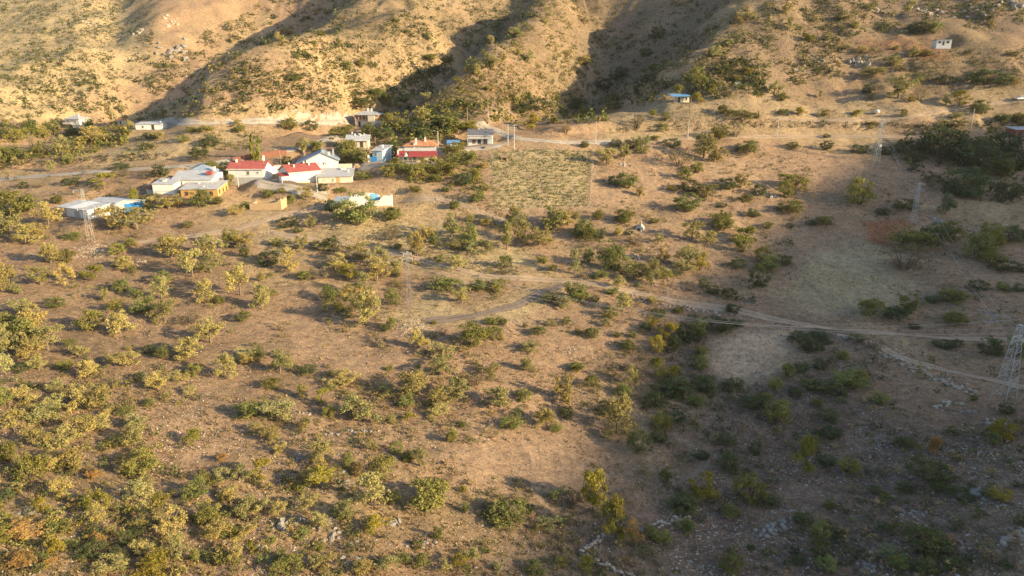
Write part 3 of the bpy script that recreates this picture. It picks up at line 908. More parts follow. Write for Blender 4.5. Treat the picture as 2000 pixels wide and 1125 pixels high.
# I: white house with dark roof and awning
t, L, D = site('I', 'house', 'white house with dark grey roof and dark doors beside the road bend', 'house')
gable_walls_x(t, L, D, 2.9, 1.7, 'white')
rf = gable_x(t, L, D, 2.9, 1.7, 'darkroof', 0.35)
MB().box(-L / 2 + 0.1, L / 2 - 0.1, -0.12, -0.004, 2.25, 2.62).build('fascia', 'cream', t)
MB().slab([(-L / 2 - 0.3, -1.5, 1.85), (L / 2 + 0.1, -1.5, 1.85), (L / 2 + 0.1, -0.125, 2.24), (-L / 2 - 0.3, -0.125, 2.24)], 0.06).build('awning', 'zincrust', t)
for x_ in (-L / 2 - 0.1, L / 2):
    MB().box(x_ - 0.05, x_ + 0.05, -1.45, -1.35, -1, 1.8).build('awning_post', 'frame', t)
door(t, -2.1, 1.1, 1.4, z=0.1, mat='brown'); door(t, -0.3, 1.1, 1.5, mat='doordark'); door(t, 1.8, 1.3, 1.6, mat='doordark')
MB().box(2.7, L / 2 + 0.02, -0.05, -0.003, -0.3, 1.8).build('painted_panel', 'paleblue', t)
chimney(rf, -0.6, D / 2 - 0.2, 4.4, 0.6, 0.35)
# blue stall
t, L, D = site('I2', 'stall', 'tiny stall with sky blue roof left of the dark roofed house', 'stall')
MB().box(-L / 2, L / 2 - 0.4, 0.1, D, -1, 1.3).build('wall', 'paleblue', t)
shed_roof(t, -L / 2, L / 2, 0, D, 1.35, 1.9, 'bluesheet', 0.3)
# J: ochre house
t, L, D = site('J', 'house', 'ochre yellow house with pale sloping sheet roof behind two bushes', 'house')
shed_walls(t, -L / 2, L / 2, 0, D, 2.9, 3.9, 'yellow')
rf = shed_roof(t, -L / 2, L / 2, 0, D, 2.9, 3.9, 'zincrust', 0.35)
chimney(rf, -1.8, 5.5, 3.5, 0.6, 0.4); chimney(rf, 0.6, 2.2, 3.1, 0.5, 0.35)
window(t, -3.4, 1.2, 0.9, 1.1, fr='brown'); window(t, 3.2, 1.1, 1.0, 1.2, fr='brown')
for y_ in (1.6, 4.6, 7.4):
    window(t, y_, 1.5, 0.9, 1.1, y=L / 2, axis='r', fr='brown')
MB().box(-L / 2 - 0.04, L / 2 + 0.05, -0.06, -0.003, -2.5, -0.3).build('plinth', 'stonewall', t)
MB().box(L / 2 + 0.003, L / 2 + 0.08, 0.1, D, -2.5, 0.1).build('plinth', 'cream', t)
# K: white house behind
t, L, D = site('K', 'house', 'white house with wide grey roof standing behind the ochre house', 'house')
MB().box(-L / 2, L / 2, 0, D, -2.5, 2.6).build('wall', 'white', t)
shed_roof(t, -L / 2, L / 2, 0, 4.6, 2.6, 4.2, 'zinc', 0.35)
rf = hip_roof(t, -L / 2 + 2.2, L / 2 - 1.4, 4.9, D + 0.8, 3.9, 1.9, 'bluezinc', 0.4, rl=0.6)
MB().box(-L / 2 + 0.01, L / 2 - 0.01, 3.2, D - 0.02, 2.6, 3.7).build('upper_wall', 'white', t)
window(t, -3.4, 0.9, 1.2, 1.2)
chimney(rf, 4.6, 5.0, 4.2, 1.4, 0.6)
tk = MB().box(3.6, 5.0, 1.6, 3.0, 3.7, 4.6).build('roof_box', 'darkred', t)
# K2: white annex
t, L, D = site('K2', 'house', 'plain white flat roofed house left of the grey roofed white house', 'house')
MB().box(-L / 2, L / 2, 0, D, -2.5, 2.9).build('wall', 'white', t)
rf = MB().slab([(-L / 2 - 0.2, -0.2, 3.0), (L / 2 + 0.3, -0.2, 3.0), (L / 2 + 0.3, D, 3.7), (-L / 2 - 0.2, D, 3.7)], 0.12).build('roof', 'zinc', t)
chimney(rf, -0.6, 3.0, 3.3, 0.5, 0.9, 'cream')
MB().box(-L / 2 - 2.2, -L / 2 - 0.01, 1.0, 4.0, -1.5, 1.3).build('side_shed', 'concrete', t)
MB().slab([(-L / 2 - 2.5, 0.8, 1.4), (-L / 2 - 0.005, 0.8, 1.9), (-L / 2 - 0.005, 4.2, 1.9), (-L / 2 - 2.5, 4.2, 1.4)], 0.08).build('side_roof', 'darkred', t)
MB().box(-L / 2 - 0.02, L / 2 + 0.02, -0.05, -0.003, 0.9, 1.0).build('string_course', 'concrete', t)
# L: two barns
t, L, D = site('L', 'barn', 'large barn with pale grey roofs and blue tarpaulin wall behind a pylon', 'barn')
MB().prismx([(0, -2.5), (6.2, -2.5), (6.2, 2.9), (0, 2.2)], -L / 2, L / 2).build('wall', 'white', t)
MB().slab([(-L / 2 - 0.3, -0.3, 2.3), (L / 2 + 0.3, -0.3, 2.3), (L / 2 + 0.3, 6.5, 3.1), (-L / 2 - 0.3, 6.5, 3.1)], 0.1).build('roof', 'zinc', t)
MB().slab([(-L / 2 + 4.4, 0.1, 2.365), (-L / 2 + 8.8, 0.1, 2.365), (-L / 2 + 8.8, 6.2, 3.085), (-L / 2 + 4.4, 6.2, 3.085)], 0.01).build('new_roof_sheet', 'brightsheet', t)
MB().prismx([(6.21, -2.5), (D + 4, -2.5), (D + 4, 2.6), (9.2, 3.5), (6.21, 2.9)], -L / 2 + 4.6, L / 2 + 1.6).build('back_wall', 'concrete', t)
MB().box(L / 2 + 1.604, L / 2 + 1.68, 9.0, D + 3.8, -2.0, 2.5).build('tarpaulin', 'bluetarp', t)
MB().slab([(-L / 2 + 4.2, 6.55, 3.15), (L / 2 + 2.0, 6.55, 3.15), (L / 2 + 2.0, 9.3, 3.7), (-L / 2 + 4.2, 9.3, 3.7)], 0.1).build('back_roof', 'zinc', t)
MB().slab([(-L / 2 + 4.2, 9.303, 3.7), (L / 2 + 2.0, 9.303, 3.7), (L / 2 + 2.0, D + 4.3, 2.75), (-L / 2 + 4.2, D + 4.3, 2.75)], 0.1).build('back_roof', 'bluezinc', t)
door(t, 2.0, 2.2, 1.8, mat='concrete'); MB().box(-L / 2, -L / 2 + 4, -0.06, -0.004, -2, 2.0).build('stone_front', 'stonewall', t)
# M: whitewashed ruin
t, L, D = site('M', 'ruin', 'roofless whitewashed ruin with sky blue inner wall beside a big bush', 'ruin')
def ragged(x0, x1, y0, y1, z0, tops):
    n = len(tops)
    p = [(x0, z0), (x1, z0)] + [(x1 - (x1 - x0) * k / (n - 1), tops[k]) for k in range(n)]
    return MB().prism(p, y0, y1)
ragged(-L / 2, L / 2, 0, 0.5, 0.8, [3.5, 3.5, 3.6, 2.4, 2.2, 2.0, 2.2, 2.6, 2.9, 3.0, 2.7, 2.2]).build('front_wall', 'white', t)
MB().box(-L / 2, L / 2, -0.06, 0.46, -2.5, 0.797).build('mud_footing', 'mud', t)
ragged(-L / 2 + 0.5, L / 2 - 3.5, D - 0.5, D, -2.5, [2.8, 3.4, 3.6, 3.5, 3.2, 3.0]).build('back_wall', 'white', t)
MB().box(0.1, 2.2, D - 0.56, D - 0.504, 1.6, 3.35).build('blue_inner_wall', 'skyblue', t)
MB().prismx([(0.505, -2), (D - 0.505, -2), (D - 0.505, 3.0), (0.505, 2.4)], -L / 2 + 0.01, -L / 2 + 0.45).build('side_wall', 'white', t)
MB().prismx([(0.505, -2), (D - 0.5, -2), (D - 0.5, 3.1), (0.505, 3.3)], L / 2 - 0.5, L / 2 - 0.01).build('side_wall', 'white', t)
MB().prismx([(0.505, -2), (D - 0.5, -2), (D - 0.5, 2.6), (0.505, 2.4)], L / 2 - 3.4, L / 2 - 3.0).build('cross_wall', 'mud', t)
window(t, 3.9, -0.1, 0.5, 0.5, y=-0.06, glass='doordark', sill=False, fr='mud')
t, L, D = site('M2', 'shed', 'small stone shed with blue grey sheet roof left of whitewashed ruin', 'shed')
shed_walls(t, -L / 2, L / 2, 0, D, 2.3, 3.3, 'stonewall')
shed_roof(t, -L / 2, L / 2, 0, D, 2.3, 3.3, 'bluezinc', 0.25)
MB().box(-L / 2 - 0.1, L / 2 + 0.1, -0.1, -0.004, 2.0, 2.2).build('lintel', 'wood', t)
# N: mud ruin
t, L, D = site('N', 'ruin', 'roofless mud brick ruin with low broken walls below the road', 'ruin')
ragged(-L / 2, L / 2, 0, 0.5, -2.5, [3.2, 2.2, 1.9, 1.8, 1.75, 1.8, 1.7, 1.75, 1.6]).build('front_wall', 'mud', t)
ragged(-L / 2, L / 2, D - 0.5, D, -2.5, [2.8, 2.4, 1.9, 2.1, 1.8, 1.6, 1.9]).build('back_wall', 'mud', t)
MB().prismx([(0.503, -2), (D - 0.503, -2), (D - 0.503, 2.7), (1.5, 2.5), (0.503, 3.0)], L / 2 - 0.5, L / 2 - 0.01).build('side_wall', 'mud', t)
MB().prismx([(0.503, -2), (D - 0.503, -2), (D - 0.503, 1.7), (0.503, 1.5)], -L / 2 + 0.01, -L / 2 + 0.5).build('side_wall', 'mud', t)
# O: far white house upper left
t, L, D = site('O', 'house', 'white two storey house with grey roof among trees at far left', 'house')
MB().box(-L / 2, L / 2, 0, D, -2.5, 4.4).build('wall', 'white', t)
rf = hip_roof(t, -L / 2, L / 2, 0, D, 4.4, 1.6, 'zinc', 0.8)
MB().box(-L / 2 - 0.3, L / 2 - 3.5, -1.3, -0.01, 2.0, 2.15).build('balcony', 'white', t)
MB().box(-L / 2 - 0.3, L / 2 - 3.5, -1.3, -1.22, 2.153, 2.9).build('parapet', 'cream', t)
MB().box(-L / 2 + 0.3, L / 2 - 4, -0.05, -0.004, -1.5, 1.6).build('garage_door', 'doordark', t)
chimney(rf, 1.4, 3.2, 5.6, 1.3, 0.5)
window(t, -2.2, 2.5, 1.1, 1.3); window(t, 2.0, 2.5, 1.0, 1.2); window(t, 2.0, 2.5, 1.0, 1.2, y=L / 2, axis='r')
# P: long low house and hut beside it
t, L, D = site('P', 'house', 'long low white house with pale flat roof at the hill foot', 'house')
MB().box(-L / 2, L / 2, 0, D, -1.5, 1.9).build('wall', 'white', t)
rf = MB().slab([(-L / 2 - 0.2, -0.3, 1.95), (L / 2 + 0.2, -0.3, 1.95), (L / 2 + 0.2, D + 0.2, 2.5), (-L / 2 - 0.2, D + 0.2, 2.5)], 0.1).build('roof', 'zinc', t)
window(t, -2.0, 0.5, 0.8, 0.9); door(t, 1.5, 0.9, 1.7, mat='doordark'); chimney(rf, 3.2, 2.6, 2.2, 0.5, 0.4)
t, L, D = site('P2', 'hut', 'tiny cream hut with orange tile roof left of long low house', 'hut')
gable_walls_x(t, L, D, 1.7, 0.7, 'cream', -1.5); gable_x(t, L, D, 1.7, 0.7, 'tile', 0.3)
door(t, 0, 0.8, 1.5, mat='doordark')
# Q: hut with blue roof
t, L, D = site('Q', 'hut', 'garden hut with blue sheet roof and open porch beside yellow green trees', 'hut')
MB().box(-L / 2 + 1.6, L / 2, 0.4, D, -2, 2.4).build('wall', 'cream', t)
MB().slab([(-L / 2 - 0.6, -0.7, 2.35), (L / 2 + 0.5, -0.7, 2.35), (L / 2 + 0.5, D + 0.4, 3.2), (-L / 2 - 0.6, D + 0.4, 3.2)], 0.1).build('roof', 'bluesheet', t)
MB().prismx([(0.41, 2.4), (D, 2.4), (D, 3.0), (0.41, 2.45)], -L / 2 + 1.61, L / 2 - 0.01).build('upper_wall', 'cream', t)
for x_ in (-L / 2, -L / 2 + 1.4):
    MB().box(x_, x_ + 0.12, -0.5, -0.38, -1.5, 2.35).build('porch_post', 'wood', t)
MB().box(-L / 2, L / 2, -0.6, 0.39, -2, 0.1).build('terrace_wall', 'mud', t)
window(t, 0.4, 0.8, 1.0, 1.1, y=0.4); window(t, 2.0, 0.8, 0.8, 1.1, y=0.4); door(t, -0.9, 0.8, 1.9, y=0.4, z=0.1, mat='doordark')
# S: white hut high on the slope
t, L, D = site('S', 'hut', 'small white hut with flat black roof alone on the upper right slope', 'hut')
MB().box(-L / 2, L / 2, 0, D, -1.4, 3.6).build('wall', 'white', t)
MB().box(-L / 2 - 0.1, L / 2 + 0.1, -0.15, D + 0.1, 3.603, 3.85).build('roof', 'darkroof', t)
window(t, -1.8, 2.3, 1.1, 0.9, sill=False, fr='doordark'); window(t, 1.5, 2.3, 1.1, 0.9, sill=False, fr='doordark')
door(t, -0.2, 0.75, 1.7, z=1.5, mat='doordark')
MB().box(-L / 2 - 0.15, L / 2 + 0.1, -0.12, D, -3.5, -1.403).build('footing', 'stonewall', t)
# T: rust red shed at right edge
t, L, D = site('T', 'shed', 'rust red shed with grey roof at right edge under dark trees', 'shed')
MB().box(-L / 2, L / 2, 0, D, -2.5, 3.0).build('wall', plain('rust_red_wall', (0.24, 0.09, 0.07), 0.9, 0.2, 2.0), t)
shed_roof(t, -L / 2, L / 2, 0, D, 3.0, 3.7, 'zinc', 0.3)
door(t, -1.4, 1.4, 2.2, mat='doordark')
# R: white box tank
t, L, D = site('R', 'water_tank', 'white box shaped water tank on terrace above the garden', 'water tank')
MB().box(-L / 2, L / 2, 0, D, -0.5, 1.5).build('tank', 'white', t)
MB().box(-L / 2 - 0.06, L / 2 + 0.06, -0.06, D + 0.06, 1.503, 1.6).build('lid', 'concrete', t)
MB().box(-0.3, 0.3, 0.6, 1.2, 1.603, 1.75).build('hatch', 'steel', t)
# concrete shelter on the slope
p = at(1248, 449)
t = thing('spring_shelter', 'small grey concrete spring shelter with pointed top on rubble', 'shelter', p, R(-18))
MB().prism([(-1.6, -0.6), (1.5, -0.6), (1.2, 0.7), (0.5, 1.3), (-0.7, 0.9)], -0.4, 2.2).build('shell', 'concrete', t)
MB().box(-0.45, 0.35, -0.46, -0.404, -0.3, 0.55).build('shade_panel', 'doordark', t)  # solid dark panel, coloured as the shade inside a doorway
MB().bar((0.4, 0.9, 1.2), (0.5, 0.9, 2.3), 0.09).build('vent_pipe', 'pole', t)
# small brick kiln box by the vineyard
p = at(985, 314)
t = thing('hen_house', 'small open fronted brick hen house at top corner of vineyard', 'hen house', p, R(5))
m_ = MB(); m_.box(-0.9, -0.7, 0, 1.4, -0.6, 1.1); m_.box(0.7, 0.9, 0, 1.4, -0.6, 1.1); m_.box(-0.7, 0.7, 1.2, 1.4, -0.6, 1.1)
m_.build('wall', 'mud', t)
MB().slab([(-1.1, -0.2, 1.12), (1.1, -0.2, 1.12), (1.1, 1.6, 1.3), (-1.1, 1.6, 1.3)], 0.08).build('roof', 'timber', t)
# low village walls
def wall_line(name, label, pix, h, th, mat, cat='wall'):
    P = line_at(pix)
    c = Vector(P.mean(0))
    m_ = MB()
    for k in range(len(P) - 1):
        a, b = Vector(P[k]), Vector(P[k + 1])
        n = max(1, int((b - a).length / 2.0))
        for j in range(n):
            p0, p1 = a.lerp(b, j / n), a.lerp(b, (j + 1) / n)
            p0.z, p1.z = ground_z(p0.x, p0.y), ground_z(p1.x, p1.y)
            d = (p1 - p0); d.z = 0; d.normalize()
            nn = Vector((-d.y, d.x, 0)) * th / 2
            z0, z1 = p0.z, p1.z
            b_ = len(m_.v)
            dz = 0.06 * math.sin(j * 2.1 + k)
            for q, zz in ((p0, z0), (p1, z1)):
                for sgn in (1, -1):
                    r_ = q + nn * sgn - c
                    m_.v += [(r_.x, r_.y, zz - 0.8 - c.z), (r_.x, r_.y, zz + h + dz - c.z)]
            i = b_
            m_.f += [(i, i + 1, i + 5, i + 4), (i + 2, i + 6, i + 7, i + 3), (i + 1, i + 3, i + 7, i + 5), (i, i + 2, i + 3, i + 1), (i + 4, i + 5, i + 7, i + 6)]
    o = m_.build(name, mat)
    o.location = c
    return tag(o, label, cat)
wall_line('yard_wall', 'low white yard wall between the two red roofed houses', [(531, 341), (540, 337), (552, 337)], 2.2, 0.3, 'white')
wall_line('yard_wall', 'low mud wall along the lane below the pinkish red roofed house', [(550, 358), (590, 364), (616, 372)], 0.9, 0.3, 'wood')
wall_line('retaining_wall', 'dark red stepped retaining wall behind the two poplars', [(455, 318), (490, 311), (560, 304)], 1.7, 0.4, 'redwall')
# ------------------------------------------------------------------ pylons, poles, wires
def px_m(p):
    """metres per picture unit at a point"""
    return (p.y * CP - p.z * SP) / FPX

def pylon(u, v, hpx, lean, label, arms, wb=1.9, wt=0.55, rz=0.0, r=0.04):
    p = at(u, v)
    h = hpx * px_m(p) * 1.03
    t = thing('lattice_pylon', label, 'pylon', p, rz, 'lattice pylons of the power line')
    cs = [(-1, -1), (1, -1), (1, 1), (-1, 1)]
    n = 9
    def cor(k, z):
        f = z / h
        w = (wb * (1 - f) + wt * f) / 2
        return Vector((cs[k][0] * w, cs[k][1] * w, z))
    for k in range(4):
        MB().bar(cor(k, -0.4), cor(k, h), r).build('leg', 'steel', t)
    zs = [0] + list(np.cumsum(np.linspace(1.5, 0.7, n)) / np.sum(np.linspace(1.5, 0.7, n)) * h)
    br = MB()
    for i in range(n):
        for k in range(4):
            a, b = (k, (k + 1) % 4) if i % 2 else ((k + 1) % 4, k)
            br.bar(cor(a, zs[i]), cor(b, zs[i + 1]), r * 0.5)
            if i > 1:
                br.bar(cor(k, zs[i]), cor((k + 1) % 4, zs[i]), r * 0.5)
    br.build('bracing', 'steel', t)
    MB().box(-wt / 2, wt / 2, -wt / 2, wt / 2, h - 0.05, h + 0.05).build('top_plate', 'steel', t)
    heads = []
    for z_, x0, x1 in arms:
        a_ = MB()
        zz = h - z_
        a_.bar((x0, 0, zz), (x1, 0, zz), 0.06)
        a_.bar((0, 0, zz - 0.5), (x0 if abs(x0) > abs(x1) else x1, 0, zz), 0.035)
        o = a_.build('cross_arm', 'steel', t)
        for x_ in (x0, x1):
            if abs(x_) > 0.4:
                MB().bar((x_ * 0.96, 0, zz - 0.08), (x_ * 0.96, 0, zz - 0.55), 0.06, 6).build('insulator', 'frame', o)
                heads.append((x_ * 0.96, zz - 0.55))
    return t, heads

PY = {}
PY[1] = pylon(178, 470, 98, 0, 'white lattice pylon on pale stone heap in front of the grey barn', [(0.3, -2.0, 0.1), (4.6, -1.8, 1.8)], 1.25, 0.42, R(10), 0.022)
PY[2] = pylon(800, 602, 110, 0, 'slender lattice pylon on pale rubble beside the middle of the slope', [(0.3, -0.9, 0.9), (1.5, -1.2, 1.2)], 1.0, 0.42, R(30), 0.02)
PY[3] = pylon(1711, 317, 82, 0, 'distant lattice pylon with transformer on the right slope below the road', [(1.0, -1.0, 1.4), (2.6, -1.2, 1.2)], 1.7, 0.5, R(0), 0.06)
PY[4] = pylon(1783, 434, 74, 0, 'lattice pylon with two arms standing over the red soil patch', [(0.2, 0.0, 1.7), (2.0, -1.9, 1.9)], 1.3, 0.5, R(0), 0.06)
PY[5] = pylon(1960, 778, 148, 0, 'tallest lattice pylon at right edge with four splayed legs', [(0.4, -0.6, 0.6), (1.9, -1.1, 1.1), (2.7, -1.1, 1.6)], 2.5, 0.6, R(20), 0.06)
# lamp on the distant pylon's mast
p3 = PY[3][0]
MB().box(0.3, 1.0, -0.3, 0.3, 5.4, 6.3).build('transformer', 'frame', p3)

def world_head(k, i):
    o, hs = PY[k]
    i = min(i, len(hs) - 1)
    x_, z_ = hs[i]
    c, s_ = math.cos(o.rotation_euler.z), math.sin(o.rotation_euler.z)
    return o.location + Vector((x_ * c, x_ * s_, z_))

def wire(a, b, sag, label):
    m_ = MB()
    n = 28
    P = []
    for k in range(n + 1):
        t_ = k / n
        q = a.lerp(b, t_)
        q.z -= sag * 4 * t_ * (1 - t_)
        P.append(q)
    c = a.copy()
    for k in range(n):
        m_.bar(P[k] - c, P[k + 1] - c, 0.016, 4)
    o = m_.build('power_line', 'wire')
    o.location = c
    return tag(o, label, 'power line', 'wires of the power line')
for i, nm in enumerate(('lowest', 'middle', 'topmost')):
    a = PY[5][0].location + Vector((-1.0, -0.3, [11.6, 12.6, 14.0][i]))
    wire(a, world_head(2, i), 5.0 + 0.5 * i, nm + ' wire from the tallest right pylon to the mid slope pylon')
    wire(world_head(2, i), world_head(1, i), 2.2 + 0.3 * i, nm + ' wire from the mid slope pylon to the barn pylon')
    wire(world_head(5, i), world_head(4, i), 2.2 + 0.3 * i, nm + ' wire from the tallest right pylon to the red soil pylon')
    wire(world_head(4, i), world_head(3, i), 1.5 + 0.2 * i, nm + ' wire from the red soil pylon to the distant pylon')

def utility_pole(u, v, hpx, label, mat='pole', arm=0, lamp=False):
    p = at(u, v)
    h = hpx * px_m(p)
    t = thing('utility_pole', label, 'utility pole', p, 0, 'utility poles')
    MB().bar((0, 0, -0.5), (0, 0, h), 0.16, 8, 0.10).build('post', mat, t)
    for k in range(arm):
        z_ = h - 0.25 - k * 0.75
        a_ = MB().box(-0.85, 0.85, -0.06, 0.06, z_, z_ + 0.12).build('cross_arm', 'steel', t)
        for x_ in (-0.75, -0.25, 0.25, 0.75):
            MB().bar((x_, 0, z_ + 0.123), (x_, 0, z_ + 0.36), 0.06, 6).build('insulator', 'frame', a_)
    if lamp:
        a_ = MB().bar((0.0, 0, h - 0.2), (-0.9, 0, h + 0.1), 0.05).build('lamp_arm', 'steel', t)
        MB().box(-1.4, -0.85, -0.12, 0.12, h + 0.02, h + 0.18).build('lamp_head', 'frame', a_)
    return t
UPOLES = [
    (1163, 279, 41, 'pale pole at upper right corner of the vineyard', 'pole', 0, False),
    (1343, 271, 37, 'pale pole on the road edge below the blue roofed hut', 'pole', 0, False),
    (1347, 232, 40, 'slim pole in the garden just below the blue roofed hut', 'woodpole', 0, False),
    (1517, 269, 41, 'pale pole on the road edge above a lone round bush', 'pole', 0, False),
    (1896, 251, 38, 'pale pole behind the big dark tree clump at right', 'pole', 0, False),
    (1847, 168, 24, 'thin wooden pole on the terrace below the small white hut', 'woodpole', 0, False),
    (992, 284, 40, 'left of two tall poles with stacked cross arms beside road bend', 'pole', 3, False),
    (1004, 291, 46, 'right of two tall poles with stacked cross arms beside road bend', 'pole', 3, False),
    (954, 242, 24, 'pole with lamp where the road comes round behind the dark roofed house', 'pole', 0, True),
    (981, 262, 33, 'thin grey pole left of the two tall poles', 'woodpole', 0, False),
    (913, 244, 32, 'grey pole rising behind the yellow green tree near dark roofed house', 'woodpole', 0, False),
    (856, 296, 39, 'street lamp pole right of the brown house with red porch', 'pole', 0, True),
    (620, 376, 40, 'pale leaning pole beside the lane in front of low cream shed', 'pole', 0, False),
    (466, 366, 28, 'pale pole left of the lane in front of long red roofed house', 'pole', 0, False),
    (548, 318, 25, 'brown pole between the two red roofed houses', 'woodpole', 0, True),
    (222, 241, 24, 'white pole at the gully mouth right of the far left house', 'pole', 0, False),
    (442, 226, 18, 'short thin pole on the slope above the hillside road at left', 'woodpole', 0, False),
    (733, 282, 14, 'short pole right of the house with many chimneys', 'woodpole', 0, False),
    (828, 220, 12, 'thin pole on the hill foot right of hip roofed house', 'woodpole', 0, False),
    (594, 304, 34, 'thick pale pole behind the blue grey roofed house', 'pole', 0, False),
]
for a in UPOLES:
    utility_pole(*a)
# vineyard fence: posts and two wires, each fence line one thing
def fence(label, pix, n):
    P = line_at(pix)
    L = np.r_[0, np.cumsum(np.hypot(*np.diff(P[:, :2], axis=0).T))]
    s_ = np.linspace(0, L[-1], n)
    X, Y = np.interp(s_, L, P[:, 0]), np.interp(s_, L, P[:, 1])
    c = Vector((X[0], Y[0], ground_z(X[0], Y[0])))
    t = thing('fence', label, 'fence', c)
    tops = []
    for x_, y_ in zip(X, Y):
        z_ = ground_z(x_, y_)
        q = Vector((x_, y_, z_)) - c
        MB().bar(q - Vector((0, 0, 0.3)), q + Vector((0, 0, 1.3)), 0.06, 5).build('post', 'wood', t)
        tops.append(q)
    w_ = MB()
    for k in range(n - 1):
        for zz in (0.5, 1.15):
            w_.bar(tops[k] + Vector((0, 0, zz)), tops[k + 1] + Vector((0, 0, zz)), 0.012, 3)
    w_.build('wire', 'wire', t)
fence('wire fence on wooden posts down the right side of vineyard', [(1160, 296), (1156, 340), (1152, 405)], 14)
# pickup truck at the right edge
p = at(1994, 196)
t = thing('pickup_truck', 'white pickup truck cut by the right edge on the dry field', 'truck', p, R(184))
b_ = MB()
b_.prism([(-2.3, 0.5), (2.3, 0.5), (2.4, 0.8), (2.35, 1.0), (1.2, 1.1), (-2.3, 1.05), (-2.35, 0.8)], -0.85, 0.85)
b_.build('body', 'carpaint', t)
MB().prism([(-0.5, 1.06), (1.25, 1.11), (0.75, 1.75), (-0.4, 1.75)], -0.78, 0.78).build('cab', 'carpaint', t)
for y_ in (-0.79, 0.782):
    MB().prism([(-0.3, 1.2), (0.3, 1.22), (0.28, 1.62), (-0.28, 1.62)], y_, y_ + 0.008).build('window', 'glass', t)
    MB().prism([(0.38, 1.22), (1.0, 1.24), (0.68, 1.62), (0.38, 1.62)], y_, y_ + 0.008).build('window', 'glass', t)
for x_ in (-1.4, 1.5):
    for y_ in (-0.88, 0.66):
        w_ = MB().bar((x_, y_, 0.36), (x_, y_ + 0.22, 0.36), 0.36, 14).build('wheel', 'rubber', t)
        MB().bar((x_, y_ - 0.01, 0.36), (x_, y_ + 0.23, 0.36), 0.18, 10).build('rim', 'steel', w_)
for y_ in (-0.6, 0.6):
    MB().box(2.36, 2.42, y_ - 0.15, y_ + 0.15, 0.72, 0.92).build('headlight', 'glass', t)

# woodpile and clutter in the yards
def pile(u, v, n, label, name, cat, mat, L=1.6, r=0.14, rz=0.3):
    p = at(u, v)
    t = thing(name, label, cat, p, rz)
    row, k, z_ = 6, 0, 0.0
    while k < n and row > 0:
        for j in range(row):
            if k >= n: break
            x_ = (j - (row - 1) / 2) * r * 2.1 + random.uniform(-0.03, 0.03)
            MB().bar((x_, -L / 2 + random.uniform(-0.1, 0.1), r * 0.8 + z_), (x_, L / 2 + random.uniform(-0.1, 0.1), r * 0.8 + z_), r * random.uniform(0.8, 1.1), 6).build('log', mat, t)
            k += 1
        row -= 1
        z_ += r * 1.75
pile(697, 328, 18, 'orange brown woodpile right of the low cream shed', 'woodpile', 'woodpile', 'wood', 2.0, 0.2)
pile(553, 352, 14, 'small woodpile beside the red roofed porch', 'woodpile', 'woodpile', 'brown', 1.4, 0.15)
pile(950, 289, 12, 'small log pile beside the dark roofed house', 'woodpile', 'woodpile', 'wood', 1.2, 0.14)
for u, v, lab in ((468, 350, 'grey steel water drum left of the long red roofed house'), (690, 352, 'blue water drum right of the low cream shed'), (902, 290, 'grey steel water drum beside the sky blue stall')):
    p = at(u, v)
    t = thing('water_drum', lab, 'drum', p)
    MB().bar((0, 0, 0), (0, 0, 0.95), 0.32, 14).build('barrel', 'bluepaint' if 'blue water' in lab else 'steel', t)
    MB().bar((0, 0, 0.953), (0, 0, 1.0), 0.34, 14).build('lid', 'steel', t)

p = at(1712, 224)
t = thing('round_tank', 'white round tank on a short stand on the field above the road bank', 'water tank', p)
for x_, y_ in ((-0.6, -0.6), (0.6, -0.6), (0.6, 0.6), (-0.6, 0.6)):
    MB().bar((x_, y_, -0.2), (x_, y_, 0.6), 0.06).build('leg', 'steel', t)
b_ = MB()
prof = [(0.55, 0.6), (0.95, 0.85), (1.05, 1.25), (0.95, 1.65), (0.5, 1.9), (0.2, 2.0)]
for (r0, z0), (r1, z1) in zip(prof[:-1], prof[1:]):
    b_.bar((0, 0, z0), (0, 0, z1), r0, 18, r1)
b_.build('tank', 'white', t)
